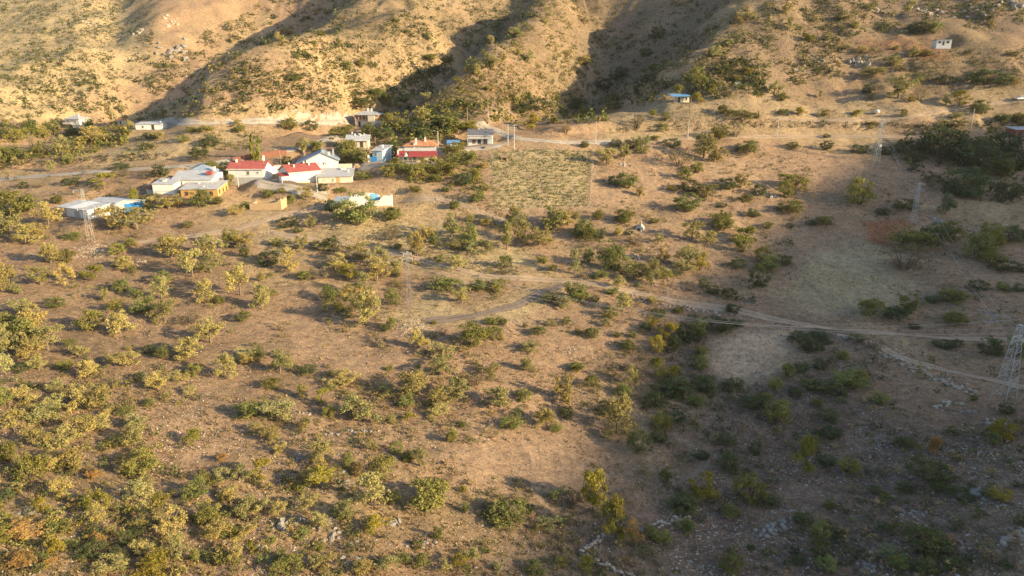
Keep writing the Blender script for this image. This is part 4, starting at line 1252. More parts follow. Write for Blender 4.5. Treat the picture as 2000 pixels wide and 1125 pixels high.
# ------------------------------------------------------------------ trees and bushes
# each entry: picture column, picture row of the foot, width, height, kind
# o pale olive oak, g green bush, d dark shrub, y yellow-green tree, b bare brown shrub, r rusty oak, s sage tree, c dry pale tree, p poplar
PLANTS = """
80 560 42 45 o;132 556 32 42 o;181 548 36 34 y;335 508 52 50 o;410 508 44 44 o;376 543 42 48 o;412 535 40 42 o;470 580 46 58 o;400 590 48 46 o;315 585 30 36 o
205 590 22 26 o;228 607 24 24 g;282 615 42 34 g;322 632 56 44 o;180 647 48 42 g;235 655 50 50 o;412 673 48 50 o;455 485 34 40 g;480 488 30 36 o;478 502 28 24 g
368 446 22 14 g;225 452 70 30 o;268 450 60 42 o;140 470 32 22 g;50 478 50 40 o;18 470 44 48 o;70 465 34 36 o;100 517 44 38 o;130 515 36 34 g;10 570 40 48 o
35 575 24 22 o;108 605 38 26 g;42 615 42 34 o;66 620 34 36 o;12 640 40 34 g;62 655 50 50 o;38 680 60 60 g;95 690 56 50 o;15 700 50 60 o;60 706 50 44 o
138 680 22 18 g;292 692 26 20 d;318 702 34 30 g;368 702 60 36 o;482 705 40 26 o;230 498 34 22 g;255 482 28 18 g;240 526 36 24 o;260 535 20 20 g;240 572 30 30 g
265 583 22 20 g;320 555 40 26 g;430 594 18 18 g;372 635 40 18 b;475 628 32 24 g;155 700 34 28 o
565 533 36 50 o;525 520 40 30 d;588 494 30 34 o;540 482 24 20 g;628 488 30 26 o;650 494 32 34 d;655 530 36 40 o;678 548 40 38 y;705 520 48 52 o;742 522 42 44 o
735 552 42 42 o;775 540 36 36 o;630 546 44 30 b;595 548 30 22 g;642 590 38 32 g;682 582 40 30 o;710 580 36 50 o;720 640 54 60 o;694 612 40 40 o;768 596 30 32 g
752 648 22 18 d;764 644 26 26 g;818 684 44 40 o;922 682 56 64 g;962 668 36 30 g;962 636 26 14 g;982 636 22 14 g;868 572 54 24 g;902 594 32 30 o;932 570 36 18 g
968 572 46 22 g;858 514 28 18 g;892 526 36 28 o;815 503 38 44 o;778 488 18 14 d;765 470 36 26 b;832 472 34 30 o;850 478 20 22 g;882 465 44 52 o;915 485 36 54 g
888 490 26 20 o;922 497 30 24 o;950 500 26 36 o;990 490 36 50 o;988 525 26 26 g;697 440 74 54 g;608 448 20 24 o;583 455 18 14 d;560 446 36 22 d;770 430 40 18 g
662 610 22 20 g;682 622 18 16 g;636 608 16 16 o;640 630 14 10 g;510 552 24 26 o;512 608 42 48 o;526 580 24 20 g;508 702 26 28 g;862 702 44 32 o;848 634 10 9 g;865 655 20 12 b;742 678 16 16 c
1010 452 36 40 o;1052 482 54 42 o;1020 478 40 40 o;1080 447 40 34 g;1108 440 36 28 o;1140 470 38 34 g;1172 466 24 18 d;1218 438 34 18 g;1280 436 20 12 g;1207 463 24 22 o
1228 460 18 14 d;1285 478 24 22 o;1350 472 42 36 o;1388 480 36 34 o;1410 452 54 36 g;1190 528 46 54 g;1222 534 42 34 o;1150 514 26 30 g;1122 538 24 42 o;1060 516 26 20 g
1080 530 18 14 g;1273 560 28 46 o;1297 516 24 36 r;1340 528 44 50 o;1366 530 32 32 y;1175 543 28 16 g;1250 542 36 22 d;1298 545 30 24 g;1320 540 22 14 d;1240 480 30 20 b
1448 495 42 42 g;1440 525 30 24 d;1477 563 36 46 d;1490 515 36 32 g;1375 563 26 20 d;1392 575 30 20 d;1423 583 26 20 d;1430 612 30 20 d;1347 570 24 20 b;1128 592 46 46 g
1073 592 30 22 g;1100 604 30 28 o;1163 590 22 12 d;1207 566 26 28 o;1195 576 22 16 g;1216 612 44 36 o;1190 624 34 24 g;1273 594 20 14 o;1325 612 22 14 g;1270 637 26 24 y
1262 646 30 18 d;1282 622 36 20 d;1303 665 30 32 y;1283 698 38 46 y;1337 668 36 40 d;1366 668 40 46 g;1356 628 24 14 d;1400 648 54 22 d;1436 638 28 16 d;1368 698 34 26 g
1315 688 26 30 d;1157 662 28 22 g;1130 656 14 12 g;1108 632 16 13 g;1075 638 26 16 o;1026 640 10 9 g;1052 655 26 18 g;1225 685 24 20 g;1236 660 18 14 g;1182 638 20 14 o;1035 690 40 24 o;1205 660 16 10 g
1610 442 36 22 g;1584 441 22 14 d;1765 530 80 34 b;1775 487 64 46 g;1825 483 60 42 d;1855 470 40 40 g;1908 508 54 58 g;1935 490 44 60 g;1935 518 44 34 g;1970 472 60 24 d
1703 620 46 36 g;1775 612 34 30 g;1750 626 44 16 d;1858 592 54 32 g;1820 592 28 14 d;1862 634 44 26 g;1910 565 30 18 d;1960 570 26 18 g;1988 570 30 14 d;1785 642 22 10 d
1560 672 44 26 d;1582 688 40 24 d;1600 662 30 16 d;1612 672 22 12 d;1672 668 26 14 d;1645 702 24 16 g;1706 683 34 18 b;1842 680 34 18 d;1870 678 24 18 d;1932 695 44 34 d
1985 698 34 38 g;1530 518 36 20 d;1502 530 32 32 g;1996 532 20 16 d;1955 530 44 12 d
1550 291 26 15 g;1460 300 42 26 g;1615 292 22 17 d;1615 269 14 9 d;1673 299 22 16 d;1690 299 20 15 d;1733 302 30 20 d;1772 300 50 26 d;1784 317 38 26 d;1835 308 84 62 d
1862 310 54 60 g;1890 325 70 60 d;1922 296 46 50 y;1955 300 50 36 d;1955 345 46 48 g;1925 340 60 46 d;1882 384 66 56 d;1970 392 38 42 d;1992 330 40 50 d;1905 368 30 24 g
1676 400 56 50 g;1817 366 28 15 b;1846 420 30 36 s;1768 410 40 20 d;1724 421 30 18 d;1548 370 48 30 g;1535 387 30 30 g;1447 368 34 30 o;1482 383 30 22 d;1457 395 26 18 g
1420 370 38 22 d;1545 418 52 24 g;1472 425 28 18 g;1498 446 24 14 g;1412 440 40 36 g;1410 406 22 14 d;1452 476 40 30 y;1542 446 20 12 d
918 256 36 24 y;1042 254 34 32 y;1138 230 18 18 y;1106 262 24 26 b;1081 240 16 16 g;1245 250 30 26 b;1293 255 24 18 o;1275 228 22 16 y;1300 236 26 14 g;1142 289 18 16 g
1202 287 24 18 d;1185 326 42 44 o;1218 314 28 36 o;1235 290 36 20 d;1253 300 28 34 g;1280 276 20 16 g;1312 287 30 20 d;1328 327 44 44 b;1375 310 54 48 o;1396 318 40 40 o
1363 338 36 28 g;1338 352 32 26 g;1198 362 24 20 d;1225 368 44 30 g;1250 384 18 22 o;1345 376 50 24 d;1312 374 18 12 y;1378 386 36 26 g;1342 415 50 34 g;1168 430 28 26 g
1222 432 40 30 g;1085 448 44 38 o;1140 462 44 36 g;1002 443 34 34 o;1125 430 24 14 o;914 322 38 30 g;928 356 24 28 g;945 330 20 16 o;932 396 30 26 g;948 374 18 18 g
906 362 28 24 d;950 442 30 18 o;918 434 18 16 g
496 319 10 36 p;507 317 10 33 p;594 304 30 40 o;618 296 36 26 g;680 316 44 42 g;702 318 30 26 g;712 318 24 22 o;676 268 26 26 g;722 268 32 30 g;658 265 28 20 g
760 248 34 30 g;784 252 34 22 g;752 268 30 20 d;823 243 34 30 o;862 256 50 36 g;888 258 50 34 g;805 264 40 20 d;830 268 36 20 d;566 253 34 26 g;608 256 34 22 d
468 258 24 14 g;776 308 36 28 d;758 346 36 28 g;790 338 40 24 g;815 350 40 34 g;842 338 50 30 g;852 355 30 18 g;875 340 44 30 g;772 325 30 16 g;888 322 40 24 g
890 304 50 14 g;712 352 34 22 g;762 430 40 26 g;525 386 34 20 g;570 400 26 20 g;598 392 28 24 o;550 378 18 14 g;458 420 26 20 o;480 408 20 16 g;632 372 22 14 d
665 378 26 14 g;812 376 26 18 g;872 376 24 14 g;888 408 30 12 g;645 412 24 20 d;560 320 20 14 d;415 338 30 22 g;440 330 24 18 d;452 366 26 26 o;424 398 20 16 g
30 425 60 58 g;55 412 44 40 g;95 440 38 46 o;112 398 22 22 g;204 365 44 26 y;214 418 26 24 g;265 405 32 44 y;282 410 24 20 y;330 410 56 34 o;392 405 48 34 g
428 400 20 14 o;346 376 26 10 d;295 394 26 18 d;412 332 24 20 g;432 346 24 20 y;312 346 36 24 d;290 350 30 16 b;138 362 34 18 d;78 367 22 10 b;46 368 20 14 d
240 345 26 16 b;232 332 36 16 d;100 336 18 24 o;20 316 50 40 g;5 322 40 36 g;67 296 16 38 c;118 304 34 36 o;135 320 26 18 g;78 308 30 22 g;54 310 22 20 g
102 262 30 28 g;84 270 24 26 g;112 244 20 16 d;62 268 40 36 g;34 278 36 36 g;10 266 30 26 d;172 250 22 18 g;150 266 40 22 g;178 278 46 30 o;200 278 30 20 o
165 282 18 12 y;204 262 22 20 g;232 258 20 14 g;255 252 16 20 o;248 262 22 12 g;295 272 26 16 d;310 274 26 20 o;272 236 14 10 g;220 234 11 20 o;238 224 15 22 o
375 258 24 12 g;400 258 26 14 g;465 247 18 12 o;412 286 32 20 d;390 312 44 18 d;360 278 26 14 g;288 292 28 12 d;185 298 16 11 g
575 158 28 20 g;627 70 16 14 g;580 115 14 14 g;602 115 16 14 g;615 90 14 14 g;662 92 18 16 o;676 135 20 18 g;705 132 22 20 g;545 82 20 18 o;562 70 24 16 o
617 30 14 10 y;602 40 16 10 y;637 27 16 10 y;835 78 14 14 g;795 66 16 12 g;840 118 30 16 g;757 210 30 26 g;790 200 28 20 g;835 198 36 14 o;732 192 40 20 g
705 208 36 20 d;930 148 20 24 o;962 132 28 22 o;910 142 18 12 y;892 160 16 12 y;960 180 20 18 o;945 108 16 12 y;960 88 16 18 o;985 118 14 16 o;855 142 26 14 d;870 122 24 14 d
1008 72 24 22 o;1032 122 26 24 o;1142 130 36 26 o;1066 48 16 14 o;1140 48 20 14 o;1108 112 18 14 o;1012 110 18 14 o;1215 150 34 20 d;1178 176 36 22 d;1278 146 50 18 d
1265 162 36 14 d;1280 75 28 18 d;1262 108 24 18 d;1442 52 32 24 o;1422 90 24 16 o;1395 112 20 22 o;1460 40 26 20 o;1460 148 20 16 y;1438 158 24 12 o;1415 145 40 16 d
1362 175 34 40 g;1390 186 24 26 y;1362 202 26 26 y;1325 184 20 20 g;1242 186 12 26 d;1272 192 14 13 y;1340 152 18 14 c;1125 184 22 16 c;1122 212 28 20 d;1138 228 16 17 y
1045 215 60 18 d;1015 220 40 20 d;1200 213 30 12 g;1290 175 40 16 d;1410 222 24 20 g;1442 232 42 22 g;1478 232 16 14 g;1405 272 38 32 g;1436 268 28 26 b
1755 193 56 48 o;1788 165 36 22 o;1795 197 28 24 b;1695 182 22 20 d;1715 176 24 14 c;1700 195 16 14 o;1778 200 16 12 y;1745 130 26 22 o;1705 150 40 22 o;1872 208 40 28 y
1846 206 15 22 o;1914 222 34 26 g;1765 138 22 12 d;1795 62 38 22 d;1825 64 24 24 g;1782 66 20 16 d;1698 22 24 16 g;1775 30 22 26 o;1650 40 30 16 o;1668 56 18 18 g
1542 60 16 26 o;1535 28 22 18 o;1582 84 22 16 y;1650 98 20 14 g;1682 104 20 16 o;1706 104 18 14 o;1785 112 30 20 o;1808 110 24 16 o;1748 98 14 11 g;1512 186 34 30 o
1528 196 24 18 g;1602 192 12 16 o;1560 226 30 20 y;1528 224 22 14 g;1610 228 18 14 y;1672 228 22 14 y;1765 228 16 14 g;1702 253 22 16 y;1868 232 30 16 o;1975 110 22 12 g
1890 106 16 10 d;1975 164 28 16 o;1925 164 70 10 d;1848 164 40 10 d;1958 242 36 26 g;1990 244 30 26 g;1865 256 40 20 o
76 726 38 32 o;128 724 34 26 g;12 735 36 40 o;45 728 24 20 d;112 768 34 30 o;62 760 16 14 d;174 742 42 34 o;158 802 44 44 o;197 800 40 42 o;108 802 34 32 o
42 790 38 32 o;12 795 34 36 g;206 815 24 16 o;246 812 30 22 g;30 845 52 44 o;90 835 50 40 o;70 818 36 30 o;102 812 32 14 d;163 858 56 46 o;125 878 52 46 o
76 878 46 40 o;14 904 42 46 g;196 845 36 30 o;260 840 48 36 o;264 872 36 36 o;230 874 28 26 d;56 942 64 54 g;110 910 40 34 o;143 922 46 42 o;102 925 30 30 o
280 932 70 52 g;287 896 42 30 o;245 932 34 30 o;185 940 26 22 r;121 976 38 42 o;18 980 26 24 d;193 998 52 44 y;276 990 48 48 o;314 986 32 24 y;82 1005 36 28 y
45 1060 54 44 r;15 1062 34 36 g;98 1038 26 22 g;125 1036 26 20 g;112 1088 32 38 y;190 1030 36 36 o;188 1068 34 26 r;182 1092 50 24 d;216 1050 24 24 o;264 1050 30 18 d
280 1032 42 30 o;336 1050 46 50 o;280 1092 40 34 o;348 1096 46 44 o;382 1098 20 22 g;38 1120 56 44 r;98 1108 30 22 r;218 1123 54 26 o;298 1128 64 32 y;226 1104 46 22 d
246 1070 30 30 d;310 768 40 36 o;272 745 22 22 d;291 794 24 16 g;215 718 16 24 o;246 720 50 26 o;378 734 30 22 g;350 750 34 24 o;370 772 26 18 o;446 742 46 42 o
484 716 34 24 o;548 732 42 44 o;530 762 34 28 g;602 730 28 18 d;642 719 10 8 y;380 868 38 28 y;434 902 24 16 r;497 820 58 44 g;500 848 30 24 o;548 830 50 50 o
590 780 26 28 o;630 792 28 28 y;642 814 24 24 g;670 755 50 30 o;598 845 36 24 o;690 812 30 40 o;532 868 40 28 o;545 890 30 22 o;628 912 36 42 o;680 916 22 30 g
695 925 24 24 o;382 980 54 44 g;400 942 26 26 g;430 946 42 32 o;468 944 42 40 o;512 942 36 42 y;446 980 34 24 o;408 1030 56 46 g;480 1014 40 34 o;544 1010 36 30 o
518 1002 30 26 o;598 942 34 26 o;628 960 56 42 y;598 1002 36 34 o;423 1060 54 36 o;446 1048 26 20 y;480 1052 36 28 o;463 1098 30 38 o;492 1082 22 22 y;563 1124 48 26 g
548 1104 40 24 g;628 1116 42 32 o;624 1078 26 20 g;590 1055 32 24 g;624 1040 36 34 o;672 1014 40 26 g;532 1064 24 20 g;582 960 22 16 g
808 780 54 50 o;854 802 50 48 o;892 784 48 46 o;794 798 30 26 g;752 772 34 24 o;707 828 66 60 o;764 828 28 22 o;797 825 30 22 y;854 817 40 28 o;858 738 50 42 o
978 802 58 50 o;1024 784 32 26 g;960 742 36 30 o;930 756 36 20 b;998 838 36 26 g;1012 818 24 18 d;1062 836 54 42 o;1104 790 36 50 o;1108 818 28 20 g;1086 845 30 20 g
1126 727 30 18 g;1156 760 34 26 g;1028 726 30 26 o;1110 740 20 12 b;1232 758 32 46 o;1217 776 28 24 g;1284 745 38 38 y;1318 745 24 26 y;1294 776 40 28 d;1330 772 44 30 d
1278 795 30 30 d;1206 855 72 66 o;1180 810 36 26 d;1247 886 38 46 d;1288 840 40 36 g;1288 866 36 26 d;1262 802 22 20 d;760 726 18 12 g;816 719 10 7 y;884 866 28 26 g
903 836 18 12 g;748 934 40 42 g;775 890 26 24 g;820 915 36 34 o;797 900 28 20 g;724 881 26 22 o;699 934 30 30 r;726 995 56 56 o;672 1020 40 36 o;730 1044 56 40 y
838 1002 84 66 g;770 985 34 22 g;905 965 16 16 y;910 1002 18 18 g;990 1033 66 50 g;960 1006 24 22 d;1032 1002 20 18 d;1070 1036 38 30 o;1048 1040 18 18 o;1096 1026 22 18 g
1088 980 34 28 o;1118 988 30 16 b;1158 1005 52 84 y;1202 1062 66 74 y;1238 1070 44 46 r;1300 946 22 26 g;1330 1002 40 26 d;856 1055 24 24 g;816 1074 22 20 g;752 1118 42 30 o
706 1123 42 28 o;824 1112 30 30 g;896 1112 34 32 y;868 1120 30 22 o;926 1096 26 22 o;1043 1124 38 26 g;1145 1120 42 30 y;1096 1108 26 18 g;786 1100 26 20 g;971 1118 24 12 o
1292 1060 32 22 g;1270 1052 30 20 g;1342 1040 24 18 g
1376 768 56 44 d;1360 795 36 28 g;1368 722 30 26 g;1323 825 26 20 d;1315 776 30 20 d;1512 764 32 30 g;1538 738 28 28 g;1565 730 32 22 d;1590 764 44 26 d;1553 776 28 14 d
1632 776 34 22 d;1655 757 52 32 g;1602 722 26 16 d;1678 750 36 26 g;1519 828 48 50 g;1470 798 50 30 d;1432 764 46 14 d;1496 782 24 18 g;1614 825 34 24 d;1716 787 30 22 g
1595 795 26 16 g;1620 856 36 22 d;1572 926 50 70 y;1587 882 28 30 g;1614 912 30 20 d;1659 927 48 38 g;1418 874 36 26 d;1421 922 34 40 d;1474 890 22 26 d;1370 897 24 12 d
1376 980 44 48 y;1336 1003 64 28 d;1462 984 62 56 g;1425 1010 30 22 g;1500 992 36 20 d;1769 874 30 20 d;1822 893 26 46 r;1860 850 28 18 d;1950 862 36 38 y;1938 870 26 22 g
1964 810 24 20 d;1900 783 16 14 g;1808 946 66 32 d;1836 962 34 22 d;1765 965 36 16 d;1952 980 38 26 y;1874 978 40 16 d;1617 995 18 18 g;1662 965 24 14 b;1710 965 22 14 d
1602 1052 36 22 g;1568 1026 36 14 d;1602 1094 34 40 d;1614 1112 36 26 g;1808 1080 70 44 d;1826 1072 30 22 y;1728 1100 50 36 s;1754 1112 44 30 g;1810 1120 40 20 d;1864 1115 34 16 d
1930 1090 30 22 b;1992 1026 24 20 d;1428 1122 50 18 g;1557 1102 20 14 d;1466 1074 14 10 g;1962 1112 26 16 d;1338 1034 30 16 g
"""

rng = np.random.default_rng(11)

def unit(a):
    return a / (np.linalg.norm(a, axis=1)[:, None] + 1e-9)

def leaf_cloud(centers, radii, per, size):
    """small leaf faces gathered in clumps; returns verts, faces, var"""
    cnt = np.maximum(1, (per * rng.uniform(0.7, 1.3, len(centers))).astype(int))
    idx = np.repeat(np.arange(len(centers)), cnt)
    k = len(idx)
    d = unit(rng.normal(size=(k, 3)))
    P = np.asarray(centers)[idx] + d * (np.asarray(radii)[idx] * rng.random(k) ** 0.45)[:, None] * np.array([1, 1, 0.8])
    nrm = d + rng.normal(size=(k, 3)) * 0.75
    nrm[:, 2] += 0.35
    nrm = unit(nrm)
    a = unit(np.cross(nrm, rng.normal(size=(k, 3))))
    b = np.cross(nrm, a)
    s_ = (size * rng.uniform(0.65, 1.35, k))[:, None]
    w_ = s_ * rng.uniform(0.55, 0.9, k)[:, None]
    V = np.stack([P - a * s_ - b * w_ * 0.3, P + a * 0.1 * s_ - b * w_, P + a * s_ + b * w_ * 0.2, P - a * 0.1 * s_ + b * w_], 1).reshape(-1, 3)
    F = np.arange(4 * k).reshape(-1, 4)
    tone = rng.random(len(centers))[idx]
    A = np.repeat(np.clip(0.55 * tone + 0.45 * rng.random(k), 0, 1), 4)
    return V, F, A

def shell_points(n, rx, rz, cz, zmin, lump=0.28, inner=0.45):
    """clump centres over an uneven crown; a few large lobes push the outline in and out"""
    lobes = rng.normal(size=(6, 3))
    lobes /= np.linalg.norm(lobes, axis=1)[:, None]
    amp = rng.uniform(-0.5, 1.0, 6)
    out = []
    while len(out) < n:
        d = rng.normal(size=3)
        d /= np.linalg.norm(d)
        k = 1 + lump * float(np.sum(amp * np.clip(lobes @ d, 0, 1) ** 3))
        r_ = rng.uniform(inner, 1.0) ** 0.6 * k * 0.86
        p = np.array([d[0] * rx * r_, d[1] * rx * r_, cz + d[2] * rz * r_])
        if p[2] > zmin:
            out.append(p)
    return np.array(out)

def lobed_points(nl, per):
    """clump centres on a handful of separate boughs, with air between them"""
    out = []
    a0 = rng.uniform(0, 6.28)
    for k in range(nl):
        a = a0 + k * 2.4 + rng.uniform(-0.5, 0.5)
        r_ = rng.uniform(0.03, 0.38)
        c = np.array([r_ * math.cos(a), r_ * math.sin(a), rng.uniform(0.26, 0.84) - 0.35 * r_])
        rad = rng.uniform(0.12, 0.22)
        d = unit(rng.normal(size=(per, 3)))
        out.append(c + d * rad * rng.uniform(0.4, 1.0, per)[:, None] * np.array([1, 1, 0.8]))
    out = np.concatenate(out)
    out[:, 2] = np.maximum(out[:, 2], 0.07)
    return out

def cloud_mesh(name, V, F, A, mat):
    me = bpy.data.meshes.new(name)
    me.from_pydata(V.tolist(), [], F.tolist())
    at_ = me.attributes.new('var', 'FLOAT', 'POINT')
    at_.data.foreach_set('value', A.astype(np.float32))
    me.materials.append(mat)
    me.update()
    return me

def limbs(name, pts, mat):
    m_ = MB()
    for p, q, r0, r1 in pts:
        m_.bar(p, q, r0, 5, r1)
    me = bpy.data.meshes.new(name)
    me.from_pydata(m_.v, [], m_.f)
    me.materials.append(M[mat])
    me.update()
    return me

def tree_variant(kind):
    """crown and trunk meshes, one unit wide and one unit tall"""
    if kind in 'oyrs':
        nc = {'o': 62, 'y': 64, 'r': 56, 's': 54}[kind]
        C = lobed_points(int(rng.integers(10, 15)), 8)
        V, F, A = leaf_cloud(C, rng.uniform(0.06, 0.13, len(C)), 36, 0.0205)
    elif kind == 'g':
        C = np.concatenate([shell_points(34, 0.46, 0.46, 0.40, 0.02, 0.45), lobed_points(4, 7)])
        V, F, A = leaf_cloud(C, rng.uniform(0.08, 0.16, len(C)), 46, 0.023)
    elif kind == 'd':
        C = shell_points(58, 0.48, 0.52, 0.40, 0.01, 0.45)
        V, F, A = leaf_cloud(C, rng.uniform(0.08, 0.15, 58), 46, 0.0225)
    elif kind == 'p':
        C = np.array([[rng.normal() * 0.17 * (1 - 0.6 * z), rng.normal() * 0.17 * (1 - 0.6 * z), z] for z in np.linspace(0.08, 0.97, 40)])
        V, F, A = leaf_cloud(C, np.full(40, 0.10) * np.linspace(1.3, 0.5, 40), 26, 0.05)
    else:
        C = shell_points(44, 0.48, 0.46, 0.5, 0.05, 0.3)
        V, F, A = leaf_cloud(C, rng.uniform(0.08, 0.14, 44), 34, 0.019)
    me = cloud_mesh('crown', V, F, A, M['leaf'])
    L = []
    if kind in 'gdb':
        for k in range(7):
            a = rng.uniform(0, 6.28)
            L.append(((0.04 * math.cos(a), 0.04 * math.sin(a), -0.08), (0.3 * math.cos(a), 0.3 * math.sin(a), rng.uniform(0.45, 0.75)), 0.022, 0.006))
    elif kind == 'p':
        L = [((0, 0, -0.03), (0, 0, 0.95), 0.05, 0.01)]
    else:
        f = Vector((rng.uniform(-0.04, 0.04), rng.uniform(-0.04, 0.04), 0.30))
        L = [((0, 0, -0.08), f, 0.036, 0.026)]
        for k in range(6):
            a = k * 1.05 + rng.uniform(-0.4, 0.4)
            e = Vector((0.33 * math.cos(a), 0.33 * math.sin(a), rng.uniform(0.55, 0.82)))
            L.append((f, e, 0.016, 0.004))
    tr_ = limbs('trunk', L, 'bark' if kind in 'gdbr' else 'palebark')
    return me, tr_

VAR = {k: [tree_variant(k) for _ in range(n)] for k, n in (('o', 16), ('g', 10), ('d', 8), ('y', 7), ('b', 3), ('r', 3), ('s', 2), ('c', 2), ('p', 2))}
LEAFCOL = {'o': (0.36, 0.33, 0.145), 'g': (0.215, 0.225, 0.075), 'd': (0.105, 0.13, 0.058), 'y': (0.30, 0.275, 0.060), 'b': (0.23, 0.19, 0.12),
           'r': (0.38, 0.26, 0.11), 's': (0.20, 0.21, 0.13), 'c': (0.40, 0.31, 0.19), 'p': (0.27, 0.31, 0.07)}
KIND = {'o': ('oak_tree', 'oak', 'pale olive oak tree', 'pale oaks on the slopes'), 'g': ('green_bush', 'bush', 'green leafy bush', 'green bushes'),
        'd': ('dark_shrub', 'shrub', 'dark evergreen shrub', 'dark shrubs'), 'y': ('broadleaf_tree', 'tree', 'yellow green tree', 'yellow green trees'),
        'b': ('bare_shrub', 'shrub', 'brown half bare shrub', 'brown shrubs'), 'r': ('rusty_oak', 'oak', 'rusty brown oak', 'rusty oaks'),
        's': ('sage_tree', 'tree', 'grey green tree', 'grey green trees'), 'c': ('dry_tree', 'tree', 'dry straw coloured tree', 'dry trees'),
        'p': ('poplar', 'poplar', 'slim green poplar', 'slim poplars')}
TREES = []
for ent in PLANTS.replace('\n', ';').split(';'):
    q = ent.split()
    if len(q) != 5:
        continue
    u, v, w, h, k = float(q[0]), float(q[1]), float(q[2]), float(q[3]), q[4]
    p0 = at(u, v)
    dep = math.atan2(-p0.z, math.hypot(p0.x, p0.y))
    sd = max(0.05, math.sin(dep))
    p = at(u, v - 0.30 * w * sd * 0.9)
    mpp = px_m(p)
    W_ = w * mpp
    H_ = max((h * mpp - 0.55 * W_ * sd) / math.cos(dep), 0.52 * W_ if k != 'd' else 0.42 * W_)
    kf = min(1.0, sd / 0.5)
    TREES.append([u, v, w, h, k, p, W_ * (1.2 + 0.1 * kf if k in 'gd' else 1.28), H_ * (1.08 + 0.36 * kf)])

# ---- labels: which one, told by the nearest thing one can find
MARKS = [(482, 335, 'the long red roofed house'), (597, 342, 'the pinkish red roofed house'), (630, 312, 'the blue grey gabled house'), (655, 348, 'the low cream shed'),
         (715, 232, 'the hip roofed house'), (703, 278, 'the many chimneyed house'), (745, 302, 'the pale blue house'), (818, 297, 'the red porched house'),
         (936, 268, 'the dark roofed house'), (400, 375, 'the ochre house'), (322, 366, 'the flat roofed white house'), (172, 400, 'the big grey barn'),
         (722, 393, 'the whitewashed ruin'), (519, 400, 'the mud brick ruin'), (143, 238, 'the far left house'), (291, 248, 'the long low house'),
         (1331, 192, 'the blue roofed hut'), (1842, 86, 'the small white hut'), (1992, 256, 'the rust red shed'), (1441, 164, 'the white tank'),
         (1248, 442, 'the spring shelter'), (175, 440, 'the barn pylon'), (797, 550, 'the mid slope pylon'), (1713, 275, 'the distant pylon'),
         (1786, 400, 'the red soil pylon'), (1963, 705, 'the tallest pylon'), (1055, 350, 'the vineyard'), (1110, 550, 'the track fork'),
         (960, 610, 'the branch track'), (1320, 588, 'the long track'), (1650, 646, 'the track junction'), (1465, 690, 'the pale ploughed field'),
         (1660, 545, 'the pale meadow'), (1386, 897, 'the bent footpath'), (1215, 1100, 'the dry stone wall'), (1030, 920, 'the bare shaded slope'),
         (640, 690, 'the bare gravel slope'), (430, 830, 'the bare strip'), (0, 1125, 'the bottom left corner'), (2000, 1125, 'the bottom right corner'),
         (500, 1125, 'the bottom left quarter edge'), (1000, 1125, 'the bottom edge middle'), (1500, 1125, 'the bottom right quarter edge'), (0, 850, 'the lower left edge'),
         (0, 650, 'the left edge middle'), (0, 480, 'the upper left edge'), (300, 600, 'the left wooded slope'), (640, 180, 'the left spur'), (1020, 80, 'the middle spur'),
         (1400, 60, 'the right spur'), (1760, 170, 'the big oak terrace'), (1878, 320, 'the dark grove'), (1765, 525, 'the round brown thicket'),
         (2000, 560, 'the right edge middle'), (1820, 880, 'the lone rusty oak'), (300, 210, 'the gully mouth'), (1180, 270, 'the right road bank'),
         (1500, 370, 'the grey rock outcrop'), (800, 860, 'the centre rock ledge'), (180, 500, 'the pale stone heap'), (1600, 820, 'the shaded stony slope'), (600, 960, 'the lower rock ledge')]
ORD = ['nearest', 'second nearest', 'third nearest', 'fourth nearest', 'fifth nearest', 'sixth nearest', 'seventh nearest', 'eighth nearest', 'ninth nearest', 'tenth nearest']
def sizeword(t_):
    return 'small ' if t_[6] < 2.3 else ('large ' if t_[6] > 5.2 else '')
def sector(t_, m_):
    dx, dy = t_[0] - m_[0], (t_[1] - 0.4 * t_[3]) - m_[1]
    if abs(dx) > 1.3 * abs(dy):
        return 'right of' if dx > 0 else 'left of'
    return 'in front of' if dy > 0 else 'behind'
cand = {}
for mi, m_ in enumerate(MARKS):
    bins = {}
    for ti, t_ in enumerate(TREES):
        d_ = math.hypot(t_[0] - m_[0], (t_[1] - 0.4 * t_[3] - m_[1]) * 1.3)
        bins.setdefault((t_[4], sizeword(t_), sector(t_, m_)), []).append((d_, ti))
    for key, lst in bins.items():
        lst.sort()
        for rank, (d_, ti) in enumerate(lst[:10]):
            cand.setdefault(ti, []).append((rank * 60 + d_, rank, m_[2], key))
TREE_LABEL = {}
used_labels = set()
for ti, t_ in enumerate(TREES):
    base = sizeword(t_) + KIND[t_[4]][2]
    for sc_, rank, mk, key in sorted(cand.get(ti, [])):
        rel = {'right of': 'to the right of', 'left of': 'to the left of', 'in front of': 'in front of', 'behind': 'behind'}[key[2]]
        if mk.endswith('edge') or mk.endswith('corner') or mk.endswith('middle'):
            rel = {'right of': 'rightward from', 'left of': 'leftward from', 'in front of': 'below', 'behind': 'above'}[key[2]]
        lab = f'{base} {ORD[rank]} {rel} {mk}'
        if lab not in used_labels and len(lab.split()) <= 16:
            used_labels.add(lab)
            TREE_LABEL[ti] = lab
            break
    else:
        TREE_LABEL[ti] = base + ' in the scattered scrub'

